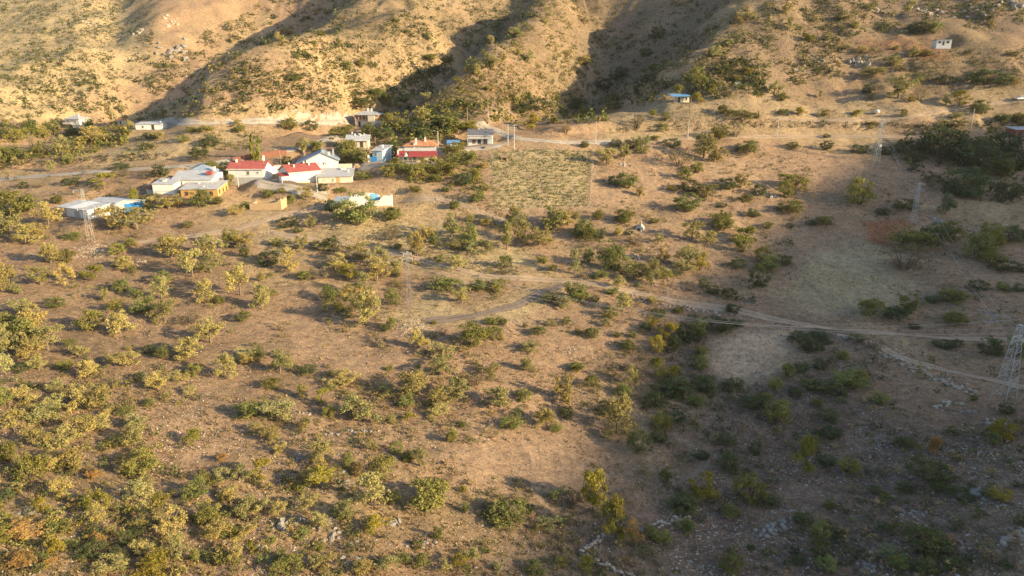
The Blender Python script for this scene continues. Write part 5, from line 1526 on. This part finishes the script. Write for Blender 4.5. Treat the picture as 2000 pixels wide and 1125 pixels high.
for ti, (u, v, w, h, k, p, W_, H_) in enumerate(TREES):
    me, tr_ = VAR[k][ti % len(VAR[k])]
    nm, cat, _, grp = KIND[k]
    rz = random.uniform(0, 6.28)
    root = thing(nm, TREE_LABEL[ti], cat, p, rz, grp)
    sz = random.uniform(0.85, 1.2)
    root.scale = (W_ * sz, W_ * sz * random.uniform(0.8, 1.1), H_ * random.uniform(0.85, 1.2)) if k != 'p' else (H_ * 0.40, H_ * 0.40, H_ * 1.35)
    cr = bpy.data.objects.new('crown', me); COL.objects.link(cr); cr.parent = root
    tk = bpy.data.objects.new('trunk' if k not in 'gdb' else 'stem', tr_); COL.objects.link(tk); tk.parent = root
    c = LEAFCOL[k]
    j = random.uniform(0.75, 1.25)
    hshift = random.uniform(-0.09, 0.11)
    cr.color = (c[0] * j * (1 + hshift), c[1] * j, c[2] * j * (1 - hshift), 1)
# ------------------------------------------------------------------ scrub nobody could count, merged by area
def shrub_proto(n_c, per, size, flat):
    C = shell_points(n_c, 0.46, 0.5 * flat, 0.42 * flat, 0.02, 0.3, 0.3)
    V, F, A = leaf_cloud(C, rng.uniform(0.10, 0.20, n_c), per, size)
    return V, np.array(F), A
FARP = [shrub_proto(7, 7, 0.085, 0.85) for _ in range(8)]
NEARP = [shrub_proto(9, 14, 0.05, 0.8) for _ in range(12)]
NOGO = [VINE, [(1600, 478), (1720, 470), (1752, 540), (1700, 606), (1570, 606)], [(1395, 690), (1440, 640), (1545, 640), (1535, 720), (1470, 752), (1385, 735)],
        [(570, 610), (700, 670), (850, 725), (700, 735), (570, 715)], [(320, 800), (420, 790), (540, 880), (540, 930), (380, 940)],
        [(900, 870), (1060, 860), (1180, 930), (1130, 960), (920, 920)]]
NOGO = [np.array(q, float) for q in NOGO]
SITE_XY = [(PLACE[k], max(SITES[k][3], SITES[k][4])) for k in SITES]
ROAD_PTS = np.vstack([line_at([(a[0] + (b[0] - a[0]) * k / 8, a[1] + (b[1] - a[1]) * k / 8) for a, b in zip(r_[1][:-1], r_[1][1:]) for k in range(8)]) for r_ in ROADS])

def ground_many(U, Vv):
    """many sight lines at once"""
    a, b = (U - CX) / FPX, (Vv - CY) / FPX
    D = np.stack([a, CP - b * SP, -SP - b * CP], -1)
    t0 = np.full(len(U), 40.0); hit = np.full(len(U), 899.0); done = np.zeros(len(U), bool)
    for t in np.arange(42, 900, 2.0):
        P = D * t
        over = (H(P[:, 0], P[:, 1]) > P[:, 2]) & ~done
        hit[over] = t
        done |= over
    lo, hi = hit - 2.0, hit.copy()
    for _ in range(9):
        m_ = 0.5 * (lo + hi)
        P = D * m_[:, None]
        up = H(P[:, 0], P[:, 1]) > P[:, 2]
        hi = np.where(up, m_, hi); lo = np.where(up, lo, m_)
    P = D * hi[:, None]
    return np.stack([P[:, 0], P[:, 1], H(P[:, 0], P[:, 1])], -1), done

def scatter(poly, n, clump=0.0, keep_off=True, seed=0):
    r_ = np.random.default_rng(100 + seed)
    q = np.array(poly, float)
    out = []
    tries = 0
    while sum(len(o) for o in out) < n and tries < 30:
        tries += 1
        U = r_.uniform(q[:, 0].min(), q[:, 0].max(), n)
        Vv = r_.uniform(q[:, 1].min(), q[:, 1].max(), n)
        ok = in_poly(U, Vv, q)
        if keep_off:
            for g in NOGO:
                ok &= ~in_poly(U, Vv, g)
        U, Vv = U[ok], Vv[ok]
        if not len(U):
            continue
        P, hit = ground_many(U, Vv)
        ok = hit.copy()
        if clump:
            f = fbm(P[:, 0], P[:, 1], 11, 3, 91 + seed % 7)
            ok &= f > r_.uniform(-0.5, 0.5, len(f)) * (1 - clump) + clump * 0.12
        if keep_off:
            for c_, s_ in SITE_XY:
                ok &= np.hypot(P[:, 0] - c_.x, P[:, 1] - c_.y - s_ * 0.3) > s_ * 0.62
            for k in range(0, len(ROAD_PTS), 400):
                dd = np.hypot(P[:, None, 0] - ROAD_PTS[None, k:k + 400, 0], P[:, None, 1] - ROAD_PTS[None, k:k + 400, 1]).min(1)
                ok &= dd > 1.5
        out.append(P[ok])
    return np.concatenate(out)[:n] if out else np.zeros((0, 3))

class Mass:
    def __init__(s):
        s.V, s.F, s.A, s.C, s.n = [], [], [], [], 0
    def add(s, P, protos, lo, hi, cols, tall=(0.7, 1.05), seed=0):
        r_ = np.random.default_rng(500 + seed)
        for p in P:
            V, F, A = protos[r_.integers(len(protos))]
            w = lo + (hi - lo) * r_.random() ** 1.6
            a = r_.uniform(0, 6.283)
            ca_, sa_ = math.cos(a), math.sin(a)
            hh = w * r_.uniform(*tall)
            X = (V[:, 0] * ca_ - V[:, 1] * sa_) * w + p[0]
            Y = (V[:, 0] * sa_ + V[:, 1] * ca_) * w + p[1]
            Z = V[:, 2] * hh + p[2] - 0.04 * hh
            s.V.append(np.stack([X, Y, Z], -1)); s.F.append(F + s.n); s.A.append(A)
            c = np.array(cols[r_.integers(len(cols))]) * r_.uniform(0.8, 1.2) * (1 + r_.uniform(-0.1, 0.1, 3))
            s.C.append(np.tile(np.r_[c, 1], (len(V), 1)))
            s.n += len(V)
    def build(s, name, label, cat, mat='leafmass'):
        V, F = np.concatenate(s.V), np.concatenate(s.F)
        me = bpy.data.meshes.new(name)
        me.vertices.add(len(V)); me.vertices.foreach_set('co', V.astype(np.float32).ravel())
        k = F.shape[1]
        me.loops.add(F.size); me.loops.foreach_set('vertex_index', F.astype(np.int32).ravel())
        me.polygons.add(len(F)); me.polygons.foreach_set('loop_start', np.arange(0, F.size, k, dtype=np.int32))
        me.update(calc_edges=True)
        at_ = me.attributes.new('var', 'FLOAT', 'POINT'); at_.data.foreach_set('value', np.concatenate(s.A).astype(np.float32))
        cc = me.color_attributes.new('Col', 'FLOAT_COLOR', 'POINT'); cc.data.foreach_set('color', np.concatenate(s.C).astype(np.float32).ravel())
        me.materials.append(M[mat])
        o = bpy.data.objects.new(name, me)
        COL.objects.link(o)
        return tag(o, label, cat, kind='stuff')

OLV, GRN, DRK, DRY, GRY, YEL = (0.26, 0.225, 0.10), (0.155, 0.17, 0.06), (0.085, 0.105, 0.055), (0.38, 0.29, 0.16), (0.20, 0.185, 0.125), (0.28, 0.26, 0.07)
hill_ = Mass()
for k, (poly, n, lo, hi, cols, cl) in enumerate([
    ([(-20, -15), (300, -15), (300, 110), (120, 228), (-20, 238)], 1200, 1.6, 4.4, [GRN, GRY, DRK, DRK], 0.2),
    ([(130, 218), (300, 120), (560, -15), (700, -15), (480, 112), (220, 228)], 700, 1.6, 5.0, [GRN, DRK, DRK, OLV], 0.3),
    ([(220, 238), (480, 112), (700, -15), (1000, -15), (880, 130), (700, 218)], 1300, 1.5, 4.2, [OLV, GRN, DRK, DRK], 0.2),
    ([(690, 216), (880, 110), (1000, -15), (1095, -15), (960, 130), (800, 215)], 520, 1.6, 4.4, [GRN, DRK, GRN], 0.2),
    ([(800, 215), (960, 130), (1095, -15), (1200, -15), (1090, 195)], 700, 1.2, 3.6, [OLV, GRN, GRN, YEL], 0.3),
    ([(1080, 205), (1200, -15), (1510, -15), (1330, 135), (1200, 205)], 900, 1.4, 4.2, [GRN, DRK, DRK, GRY], 0.2),
    ([(1330, 155), (1510, -15), (2010, -15), (2010, 62), (1640, 72), (1640, 150), (1500, 182)], 1500, 1.3, 4.2, [OLV, GRN, GRN, DRK, DRK], 0.2),
    ([(1640, 112), (2010, 100), (2010, 152), (1640, 152)], 200, 0.9, 3.0, [OLV, GRN, DRK], 0.3)]):
    hill_.add(scatter(poly, n, cl, True, k), FARP, lo, hi, cols, seed=k)
for k, (poly, n, lo, hi, cols, cl) in enumerate([
    ([(-20, -15), (300, -15), (300, 110), (120, 228), (-20, 238)], 2200, 0.7, 2.0, [GRN, GRY, OLV, GRN], 0.15),
    ([(220, 238), (480, 112), (700, -15), (1000, -15), (880, 130), (700, 218)], 2200, 0.7, 2.0, [OLV, GRN, GRN, GRY], 0.15),
    ([(800, 215), (960, 130), (1095, -15), (1200, -15), (1090, 195)], 1200, 0.7, 2.0, [OLV, DRY, GRN, GRY], 0.2),
    ([(1330, 155), (1510, -15), (2010, -15), (2010, 150), (1640, 150), (1500, 182)], 1500, 0.7, 1.9, [OLV, GRN, DRK, GRY], 0.2)]):
    hill_.add(scatter(poly, n, cl, True, 10 + k), FARP, lo, hi, cols, seed=10 + k)
hill_.build('hillside_scrub', 'low olive and grey scrub dotted over the mountain slopes', 'scrub')
green_ = Mass()
for k, (poly, n, lo, hi, cols, cl) in enumerate([
    ([(740, 222), (900, 205), (1150, 186), (1190, 240), (960, 246), (870, 275), (760, 288)], 540, 1.8, 4.8, [GRN, GRN, DRK, YEL], 0.1),
    ([(-20, 246), (250, 232), (250, 290), (130, 310), (-20, 335)], 230, 1.8, 4.6, [GRN, GRN, YEL, OLV], 0.2),
    ([(755, 338), (860, 332), (880, 300), (946, 312), (946, 388), (850, 366), (770, 352)], 210, 1.0, 2.6, [GRN, YEL, GRN, OLV], 0.1),
    ([(250, 255), (520, 250), (500, 300), (240, 320)], 190, 0.8, 2.6, [GRN, OLV, DRK], 0.4),
    ([(640, 262), (760, 250), (760, 310), (660, 320)], 70, 1.5, 3.5, [GRN, DRK], 0.2),
    ([(1150, 205), (1340, 150), (1500, 160), (1490, 190), (1330, 200), (1180, 215)], 300, 1.6, 4.2, [GRN, DRK, OLV], 0.2),
    ([(1790, 252), (2010, 240), (2010, 400), (1860, 390), (1740, 310)], 240, 2.2, 5.0, [DRK, GRN, DRK], 0.1)]):
    green_.add(scatter(poly, n, cl, True, 20 + k), FARP, lo, hi, cols, (0.8, 1.2), seed=20 + k)
green_.build('village_greenery', 'dense leafy undergrowth around the village orchards', 'greenery')
near_ = Mass()
for k, (poly, n, lo, hi, cols, cl) in enumerate([
    ([(-20, 330), (300, 320), (300, 430), (-20, 440)], 130, 0.8, 2.8, [OLV, GRN, DRK, GRY], 0.3),
    ([(-20, 440), (500, 470), (560, 720), (760, 1140), (-20, 1140)], 1050, 0.5, 2.2, [OLV, OLV, OLV, GRN, GRN, YEL, DRK], 0.35),
    ([(500, 470), (1300, 480), (1300, 800), (700, 800), (560, 720)], 1150, 0.5, 2.2, [OLV, OLV, GRN, DRY, GRY], 0.35),
    ([(600, 800), (1250, 800), (1300, 1140), (700, 1140)], 800, 0.4, 1.8, [OLV, GRN, DRY, GRY], 0.35),
    ([(1165, 285), (1620, 285), (1560, 480), (1480, 600), (1200, 545)], 480, 0.5, 2.2, [OLV, GRN, GRN, DRK, DRY], 0.3),
    ([(1290, 640), (1600, 650), (2010, 690), (2010, 1140), (1290, 1140)], 1150, 0.35, 2.1, [DRK, GRN, DRK, GRY, DRY], 0.35),
    ([(1560, 300), (2010, 400), (2010, 650), (1750, 650), (1700, 440)], 260, 0.4, 1.8, [DRK, GRN, GRY], 0.3),
    ([(860, 380), (1300, 400), (1300, 500), (900, 500)], 200, 0.5, 2.0, [OLV, GRN, GRY], 0.3),
    ([(1480, 180), (2010, 165), (2010, 235), (1480, 240)], 150, 0.5, 2.0, [OLV, YEL, GRY], 0.3)]):
    near_.add(scatter(poly, n, cl, True, 40 + k), NEARP, lo, hi, cols, seed=40 + k)
for k, (poly, n, lo, hi) in enumerate([
    ([(1180, 252), (1480, 238), (1660, 240), (1850, 238), (1850, 251), (1480, 250), (1180, 262)], 330, 0.7, 2.0),
    ([(1790, 154), (2010, 155), (2010, 163), (1790, 160)], 90, 0.9, 2.4),
    ([(0, 318), (150, 308), (330, 300), (330, 312), (150, 320), (0, 334)], 130, 0.8, 2.4),
    ([(1490, 222), (1860, 222), (1860, 228), (1490, 230)], 90, 0.4, 1.1)]):
    near_.add(scatter(poly, n, 0.0, True, 140 + k), FARP, lo, hi, [(0.13, 0.105, 0.075), (0.16, 0.13, 0.08), DRK, GRN], seed=140 + k)
near_.build('slope_scrub', 'small mixed scrub between the trees on the valley slopes', 'scrub')
# vineyard rows and the garden above the road
vine_ = Mass()
q = line_at(VINE)
VP = []
for i in range(24):
    for j in range(26):
        if random.random() < 0.14:
            continue
        a, b = (j + 0.5) / 26 + random.uniform(-0.02, 0.02), (i + 0.5) / 24 + random.uniform(-0.012, 0.012)
        p = (q[0] * (1 - a) + q[1] * a) * (1 - b) + (q[3] * (1 - a) + q[2] * a) * b
        VP.append((p[0], p[1], ground_z(p[0], p[1])))
vine_.add(np.array(VP), FARP, 1.0, 2.0, [(0.14, 0.18, 0.048), (0.18, 0.19, 0.055), (0.11, 0.15, 0.042)], (0.6, 0.9), seed=70)
vine_.add(scatter([(1070, 296), (1156, 294), (1154, 322), (1080, 318)], 60, 0, False, 71), FARP, 0.8, 1.6, [DRK, GRN], seed=71)
vine_.build('vineyard_vines', 'rows of low green vines on pale soil', 'vines')
crop_ = Mass()
crop_.add(scatter([(1090, 240), (1200, 208), (1420, 198), (1490, 214), (1470, 240), (1200, 247)], 420, 0.15, True, 72), FARP, 0.5, 1.3, [GRN, (0.12, 0.17, 0.05), YEL], (0.5, 0.8), seed=72)
crop_.build('garden_crops', 'low green garden crops on the terrace above the road', 'crops')

# low thorn cushions
cush_ = Mass()
CUSH = [shrub_proto(4, 4, 0.13, 0.6) for _ in range(8)]
BRN = [(0.20, 0.15, 0.10), (0.24, 0.20, 0.10), (0.15, 0.14, 0.08), (0.30, 0.24, 0.14), (0.17, 0.17, 0.07)]
for k, (poly, n, lo, hi) in enumerate([
    ([(-20, 440), (700, 460), (1300, 520), (1400, 700), (1300, 1140), (-20, 1140)], 4500, 0.2, 0.8),
    ([(1280, 560), (2010, 560), (2010, 1140), (1280, 1140)], 2200, 0.2, 0.8),
    ([(500, 380), (1000, 400), (1150, 540), (700, 520)], 900, 0.25, 0.9),
    ([(1170, 280), (2010, 280), (2010, 560), (1300, 560)], 1600, 0.3, 1.0),
    ([(-20, 320), (460, 330), (460, 440), (-20, 440)], 500, 0.3, 1.0),
    ([(1480, 160), (2010, 150), (2010, 240), (1480, 240)], 400, 0.3, 1.0)]):
    cush_.add(scatter(poly, n, 0.2, True, 60 + k), CUSH, lo, hi, BRN, (0.5, 0.9), seed=60 + k)
cush_.build('thorn_cushions', 'low brown and olive thorn cushions dotting the bare ground', 'scrub')

# dry grass tufts
grass_ = Mass()
TUFT = []
for _ in range(6):
    V, F, A = [], [], []
    for k in range(7):
        a = rng.uniform(0, 6.28); r0 = rng.uniform(0, 0.25); l_ = rng.uniform(0.4, 0.9)
        c_ = np.array([r0 * math.cos(a), r0 * math.sin(a), 0])
        t_ = c_ + np.array([math.cos(a) * l_ * 0.5, math.sin(a) * l_ * 0.5, l_])
        sd_ = np.array([-math.sin(a), math.cos(a), 0]) * 0.11
        b0 = len(V)
        V += [c_ - sd_, c_ + sd_, t_]
        F.append((b0, b0 + 1, b0 + 2)); A += [rng.random()] * 3
    TUFT.append((np.array(V), np.array(F), np.array(A)))
STRW = [(0.44, 0.34, 0.18), (0.36, 0.27, 0.15), (0.30, 0.24, 0.14), (0.26, 0.18, 0.11)]
for k, (poly, n, lo, hi) in enumerate([
    ([(-20, 440), (700, 460), (1300, 520), (1400, 700), (1300, 1140), (-20, 1140)], 9000, 0.25, 0.75),
    ([(1280, 560), (2010, 560), (2010, 1140), (1280, 1140)], 4200, 0.25, 0.65),
    ([(500, 380), (1000, 400), (1150, 540), (700, 520)], 2500, 0.3, 0.8),
    ([(1170, 280), (2010, 280), (2010, 560), (1300, 560)], 2600, 0.3, 0.8)]):
    grass_.add(scatter(poly, n, 0.25, False, 80 + k), TUFT, lo, hi, STRW, (0.5, 0.9), seed=80 + k)
grass_.build('dry_grass', 'tufts of dry straw coloured grass over the slopes', 'grass')
# ------------------------------------------------------------------ rocks
def rock_mesh(seed):
    r_ = np.random.default_rng(900 + seed)
    bm = bmesh.new()
    bmesh.ops.create_icosphere(bm, subdivisions=1, radius=0.5)
    cuts = r_.normal(size=(5, 3)); cuts /= np.linalg.norm(cuts, axis=1)[:, None]
    off = r_.uniform(0.26, 0.42, 5)
    for v in bm.verts:
        p = np.array(v.co)
        for c_, o_ in zip(cuts, off):
            d_ = p @ c_
            if d_ > o_:
                p = p - c_ * (d_ - o_)
        p *= r_.uniform(0.92, 1.1)
        v.co = p
    me = bpy.data.meshes.new('rock')
    bm.to_mesh(me); bm.free()
    me.materials.append(M['rock'])
    return me
def pale(me):
    m2 = me.copy(); m2.materials.clear(); m2.materials.append(M['palerock'])
    return m2
ROCKS = [rock_mesh(k) for k in range(8)]
PALE = [pale(m_) for m_ in ROCKS]

def rock_child(name, parent, me, loc, s, rot):
    o = bpy.data.objects.new(name, me)
    COL.objects.link(o)
    o.parent = parent
    o.location = loc
    o.scale = s
    o.rotation_euler = rot
    return o

def outcrop(u, v, wpx, n, label, size=0.9, tall=0.7, mats=ROCKS, name='rock_outcrop', hpx=None, cat='rocks'):
    p = at(u, v)
    w = wpx * px_m(p)
    d_ = (hpx or wpx * 0.5) * px_m(p) * 1.4
    t = thing(name, label, cat, p, 0, None)
    for k in range(n):
        x_, y_ = random.gauss(0, 0.27) * w, random.gauss(0, 0.27) * d_
        s = size * random.uniform(0.4, 1.3)
        z_ = ground_z(p.x + x_, p.y + y_) - p.z
        rock_child('rock', t, random.choice(mats), (x_, y_, z_ + s * 0.02), (s * random.uniform(0.8, 1.5), s * random.uniform(0.6, 1.1), s * random.uniform(0.6, 1.2) * tall), (random.uniform(-0.3, 0.3), random.uniform(-0.3, 0.3), random.uniform(0, 6.28)))
    return t
OUT = [
    (272, 512, 46, 22, 'pale rubble patch right of the barn pylon', 0.55, 0.7, PALE), (62, 502, 46, 14, 'grey stones between pale oaks near the left edge', 0.7, 0.6, ROCKS),
    (845, 390, 44, 34, 'heap of grey rubble right of the whitewashed ruin', 0.6, 0.9, PALE), (1485, 380, 26, 12, 'left of two upright grey crags among bushes', 1.5, 1.3, ROCKS),
    (1512, 384, 24, 11, 'right of two upright grey crags beside a round bush', 1.6, 1.4, ROCKS), (1222, 322, 34, 14, 'pale rock ledge under two brown oaks right of vineyard', 1.2, 0.8, PALE),
    (1236, 502, 40, 16, 'tilted grey rock slabs below the spring shelter', 1.1, 1.0, ROCKS), (1240, 456, 40, 14, 'pale blocks strewn in front of the spring shelter', 0.8, 0.7, PALE),
    (1302, 528, 34, 12, 'grey rocks beside the rusty oak above the track', 0.9, 0.9, ROCKS), (1350, 560, 44, 16, 'scattered grey rocks above the long track', 0.8, 0.7, ROCKS),
    (1460, 588, 40, 16, 'grey stone scatter at the right end of the long track bank', 0.7, 0.6, ROCKS), (1292, 586, 60, 18, 'reddish stones along the upper edge of the long track', 0.6, 0.6, PALE),
    (597, 808, 30, 10, 'small pale rock group above the centre ledge', 0.6, 0.9, PALE), (690, 846, 48, 16, 'jagged grey rock group at the centre of the lower slope', 0.8, 1.0, ROCKS),
    (645, 848, 36, 11, 'low grey rocks just left of the jagged rock group', 0.6, 0.8, ROCKS), (590, 892, 40, 14, 'pale grey stones under a pale oak left of centre', 0.6, 0.7, ROCKS),
    (672, 938, 60, 18, 'broken grey ledge running below the jagged rock group', 0.8, 0.7, ROCKS), (552, 930, 50, 20, 'grey scree patch in shade beside the lower oaks', 0.5, 0.4, ROCKS),
    (545, 1030, 44, 14, 'upright grey rock teeth among lower left oaks', 0.9, 1.4, ROCKS), (585, 1022, 34, 11, 'dark cleft rock right of the upright rock teeth', 0.9, 1.2, ROCKS),
    (652, 1046, 60, 18, 'line of pale rocks under golden oaks near the bottom', 0.7, 0.9, ROCKS), (772, 1022, 36, 10, 'leaning grey slabs left of the large round bush', 0.8, 1.2, ROCKS),
    (506, 1068, 16, 3, 'single white block among small yellow green bushes', 0.9, 1.0, PALE), (830, 1062, 56, 18, 'grey bedrock patch near the bottom centre', 0.55, 0.7, ROCKS),
    (52, 1000, 44, 9, 'flat grey slabs near the left edge low down', 0.9, 0.5, ROCKS), (700, 1100, 60, 14, 'grey bedrock showing at the bottom left of centre', 0.7, 0.5, ROCKS),
    (1762, 690, 90, 30, 'long pile of pale stones under the long track at right', 0.65, 0.7, PALE), (1850, 792, 44, 14, 'reddish boulders left of the tallest pylon foot', 1.0, 0.9, PALE),
    (1890, 806, 36, 10, 'grey boulders in front of the tallest pylon', 0.65, 0.8, ROCKS), (1942, 828, 40, 14, 'grey boulders beside the yellow lit bush at right', 0.9, 0.9, ROCKS),
    (1722, 858, 50, 12, 'pale rocks on the shaded slope at centre right', 0.45, 0.7, ROCKS), (1890, 968, 60, 22, 'dark rock knoll on the shaded slope at right', 1.0, 0.9, ROCKS),
    (1790, 1000, 60, 16, 'low shaded rocks left of the dark rock knoll', 0.7, 0.6, ROCKS), (1510, 1030, 60, 24, 'dark broken rock ridge at the bottom of the shaded slope', 0.8, 1.0, ROCKS),
    (1560, 1074, 24, 8, 'single white quartz like patch on dark ground', 0.5, 0.6, PALE), (1985, 1048, 50, 18, 'grey rock pile at the lower right edge', 0.9, 0.8, ROCKS),
    (1880, 1074, 60, 18, 'grey rocks behind the bottom right corner', 0.7, 0.6, ROCKS), (1700, 1112, 60, 14, 'grey stones at the bottom right of centre', 0.6, 0.6, ROCKS),
    (1945, 618, 90, 30, 'broad pale rock shelf above the tallest pylon', 0.9, 0.6, ROCKS), (1960, 444, 20, 3, 'lone whitish boulder right of the dark shrubs', 2.4, 0.9, PALE),
    (1828, 432, 44, 10, 'grey boulders right of the red soil pylon', 1.6, 0.9, ROCKS), (1750, 402, 50, 14, 'low grey stones left of the red soil pylon', 0.9, 0.6, ROCKS),
    (1600, 430, 40, 14, 'stone scatter between two low bushes on the right slope', 0.8, 0.6, ROCKS), (1690, 14, 60, 18, 'pale crag at the top right of centre', 3.0, 0.8, ROCKS),
    (1812, 24, 80, 22, 'broad pale cliff band at the top right', 3.0, 0.8, PALE), (1905, 20, 80, 22, 'long grey cliff band right of the pale cliff band', 3.0, 0.7, ROCKS),
    (1978, 8, 50, 14, 'grey crag in the top right corner', 3.4, 1.0, ROCKS), (1690, 122, 34, 9, 'pale standing boulder left of another above the big oak', 2.6, 1.2, PALE),
    (1664, 118, 22, 6, 'dark pointed boulder on the right hillside', 2.4, 1.3, ROCKS), (1596, 118, 34, 9, 'pale boulders on the right spur', 1.8, 0.7, PALE),
    (1556, 138, 22, 6, 'small pale boulders low on the right spur', 1.6, 0.8, PALE), (345, 102, 70, 26, 'grey cliff face in the left gully', 4.0, 1.1, ROCKS),
    (172, 42, 60, 16, 'pale crags high on the far left mountain', 3.2, 0.7, PALE), (340, 50, 40, 12, 'pale crag above the left gully cliff', 3.0, 0.8, PALE),
    (272, 62, 24, 12, 'pale ravine rocks beside the left gully', 2.6, 1.0, PALE), (1000, 632, 40, 12, 'pale edge stones below the branch track', 0.5, 0.5, PALE),
    (1560, 660, 50, 14, 'stones on the upper edge of the dark scrub at right', 0.6, 0.6, ROCKS), (1120, 690, 60, 18, 'pale stones on the sunlit slope right of centre', 0.5, 0.4, PALE),
    (520, 452, 30, 10, 'pale bank stones beside the village track', 0.7, 0.6, PALE), (1580, 560, 30, 7, 'few stones on the pale meadow edge', 0.5, 0.5, ROCKS),
]
for o_ in OUT:
    outcrop(*o_)
outcrop(180, 492, 72, 240, 'wide heap of pale rubble under the barn pylon', 0.42, 0.8, PALE, 'stone_heap', 60, 'stone heap')
outcrop(805, 638, 78, 220, 'heap of pale rubble under the mid slope pylon', 0.38, 0.8, PALE, 'stone_heap', 50, 'stone heap')
outcrop(1712, 326, 30, 36, 'pale earth and stone pad under the distant pylon', 0.5, 0.5, PALE, 'stone_heap', 14, 'stone heap')

def stone_line(name, label, pix, n, size, mats, layers=1, wid=0.35):
    P = line_at(pix)
    L = np.r_[0, np.cumsum(np.hypot(*np.diff(P[:, :2], axis=0).T))]
    c = Vector(P[0])
    t = thing(name, label, 'stone wall', c)
    for k in range(n):
        s_ = (k + random.uniform(-0.3, 0.3)) / n * L[-1]
        x_, y_ = np.interp(s_, L, P[:, 0]) + random.gauss(0, wid), np.interp(s_, L, P[:, 1]) + random.gauss(0, wid)
        z_ = ground_z(x_, y_) + (random.random() * 0.5 * (layers - 1))
        s = size * random.uniform(0.6, 1.35)
        rock_child('stone', t, random.choice(mats), (x_ - c.x, y_ - c.y, z_ - c.z + 0.1 * s), (s * 1.2, s * 0.9, s * 0.75), (random.uniform(-0.3, 0.3), random.uniform(-0.3, 0.3), random.uniform(0, 6.28)))
stone_line('dry_stone_wall', 'low curved dry stone wall at the bottom centre right', [(1178, 1052), (1150, 1070), (1138, 1084), (1160, 1100), (1190, 1112), (1225, 1124), (1262, 1140)], 110, 0.42, PALE, 2, 0.18)
stone_line('dry_stone_wall', 'broken pale stone wall behind the two yellow green trees', [(1255, 1040), (1290, 1026), (1345, 1012)], 60, 0.5, PALE, 2, 0.4)
stone_line('stone_row', 'row of pale stones along the lower edge of long track', [(1226, 572), (1270, 590), (1330, 602), (1400, 612), (1452, 620)], 90, 0.55, PALE, 1, 0.5)
stone_line('stone_row', 'row of pinkish boulders along the lower track above the shaded slope', [(1700, 672), (1740, 696), (1790, 722), (1850, 748), (1905, 775)], 80, 0.75, PALE, 1, 0.8)
stone_line('stone_row', 'stones edging the top of the dark scrub right of ploughed field', [(1565, 650), (1620, 655), (1690, 668)], 40, 0.6, ROCKS, 1, 0.6)
stone_line('stone_row', 'thin row of stones bordering the vineyard on its right', [(1162, 300), (1158, 350), (1154, 408)], 50, 0.5, PALE, 1, 0.4)

# loose stones strewn everywhere, past counting
stn = Mass()
SP_ = []
for m_ in ROCKS[:4]:
    V = np.array([v.co[:] for v in m_.vertices]); F = np.array([p_.vertices[:] for p_ in m_.polygons])
    SP_.append((V * np.array([1, 1, 0.7]), F, np.full(len(V), 0.5)))
def low_stone(seed):
    r_ = np.random.default_rng(seed)
    V = np.array([(1, 0, 0), (-1, 0, 0), (0, 1, 0), (0, -1, 0), (0, 0, 0.8), (0, 0, -0.4)]) * 0.5 * r_.uniform(0.6, 1.2, (6, 1))
    F = np.array([(0, 2, 4), (2, 1, 4), (1, 3, 4), (3, 0, 4), (2, 0, 5), (1, 2, 5), (3, 1, 5), (0, 3, 5)])
    return V, F, np.full(6, 0.5)
LOW = [low_stone(k) for k in range(10)]
SCOL = [(0.36, 0.33, 0.29), (0.46, 0.41, 0.34), (0.30, 0.26, 0.22), (0.40, 0.32, 0.24)]
for k, (poly, n, lo, hi, cl) in enumerate([
    ([(-20, 440), (700, 470), (1300, 540), (1300, 1140), (-20, 1140)], 11000, 0.10, 0.42, 0.2),
    ([(1280, 640), (2010, 660), (2010, 1140), (1280, 1140)], 7000, 0.12, 0.55, 0.2),
    ([(1150, 300), (2010, 300), (2010, 660), (1300, 600)], 3500, 0.15, 0.6, 0.25),
    ([(500, 380), (1160, 400), (1160, 540), (600, 500)], 1500, 0.12, 0.45, 0.2)]):
    stn.add(scatter(poly, n, cl, False, 120 + k), LOW, lo, hi, SCOL, (0.6, 1.0), seed=120 + k)
m, nt, b = new_mat('loose_stone')
nt.links.new(attr_color(nt), b.inputs['Base Color'])
M['loosestone'] = m
stn.build('loose_stones', 'loose grey and pale stones strewn over the slopes', 'stones', 'loosestone')

# ------------------------------------------------------------------ thin evening haze filling the valley
hm = bpy.data.materials.new('haze_air')
hm.use_nodes = True
hn = hm.node_tree
hn.nodes.remove(hn.nodes['Principled BSDF'])
pv = hn.nodes.new('ShaderNodeVolumePrincipled')
pv.inputs['Color'].default_value = (0.93, 0.94, 0.96, 1)
pv.inputs['Density'].default_value = 0.00005
pv.inputs['Anisotropy'].default_value = 0.2
hn.links.new(pv.outputs[0], hn.nodes['Material Output'].inputs['Volume'])
zmin = float(min(GZ.min(), HZ.min())) - 1.5
zmax = float(max(GZ.max(), HZ.max())) + 12
x0, x1 = float(min(GX.min(), HX.min())) - 5, float(max(GX.max(), HX.max())) + 5
y0, y1 = float(min(GY.min(), HY.min())) - 5, float(max(GY.max(), HY.max())) + 5
hz = MB().box(x0, x1, y0, y1, zmin, zmax).build('haze', hm)
tag(hz, 'thin pale evening haze filling the valley air', 'haze', kind='stuff')
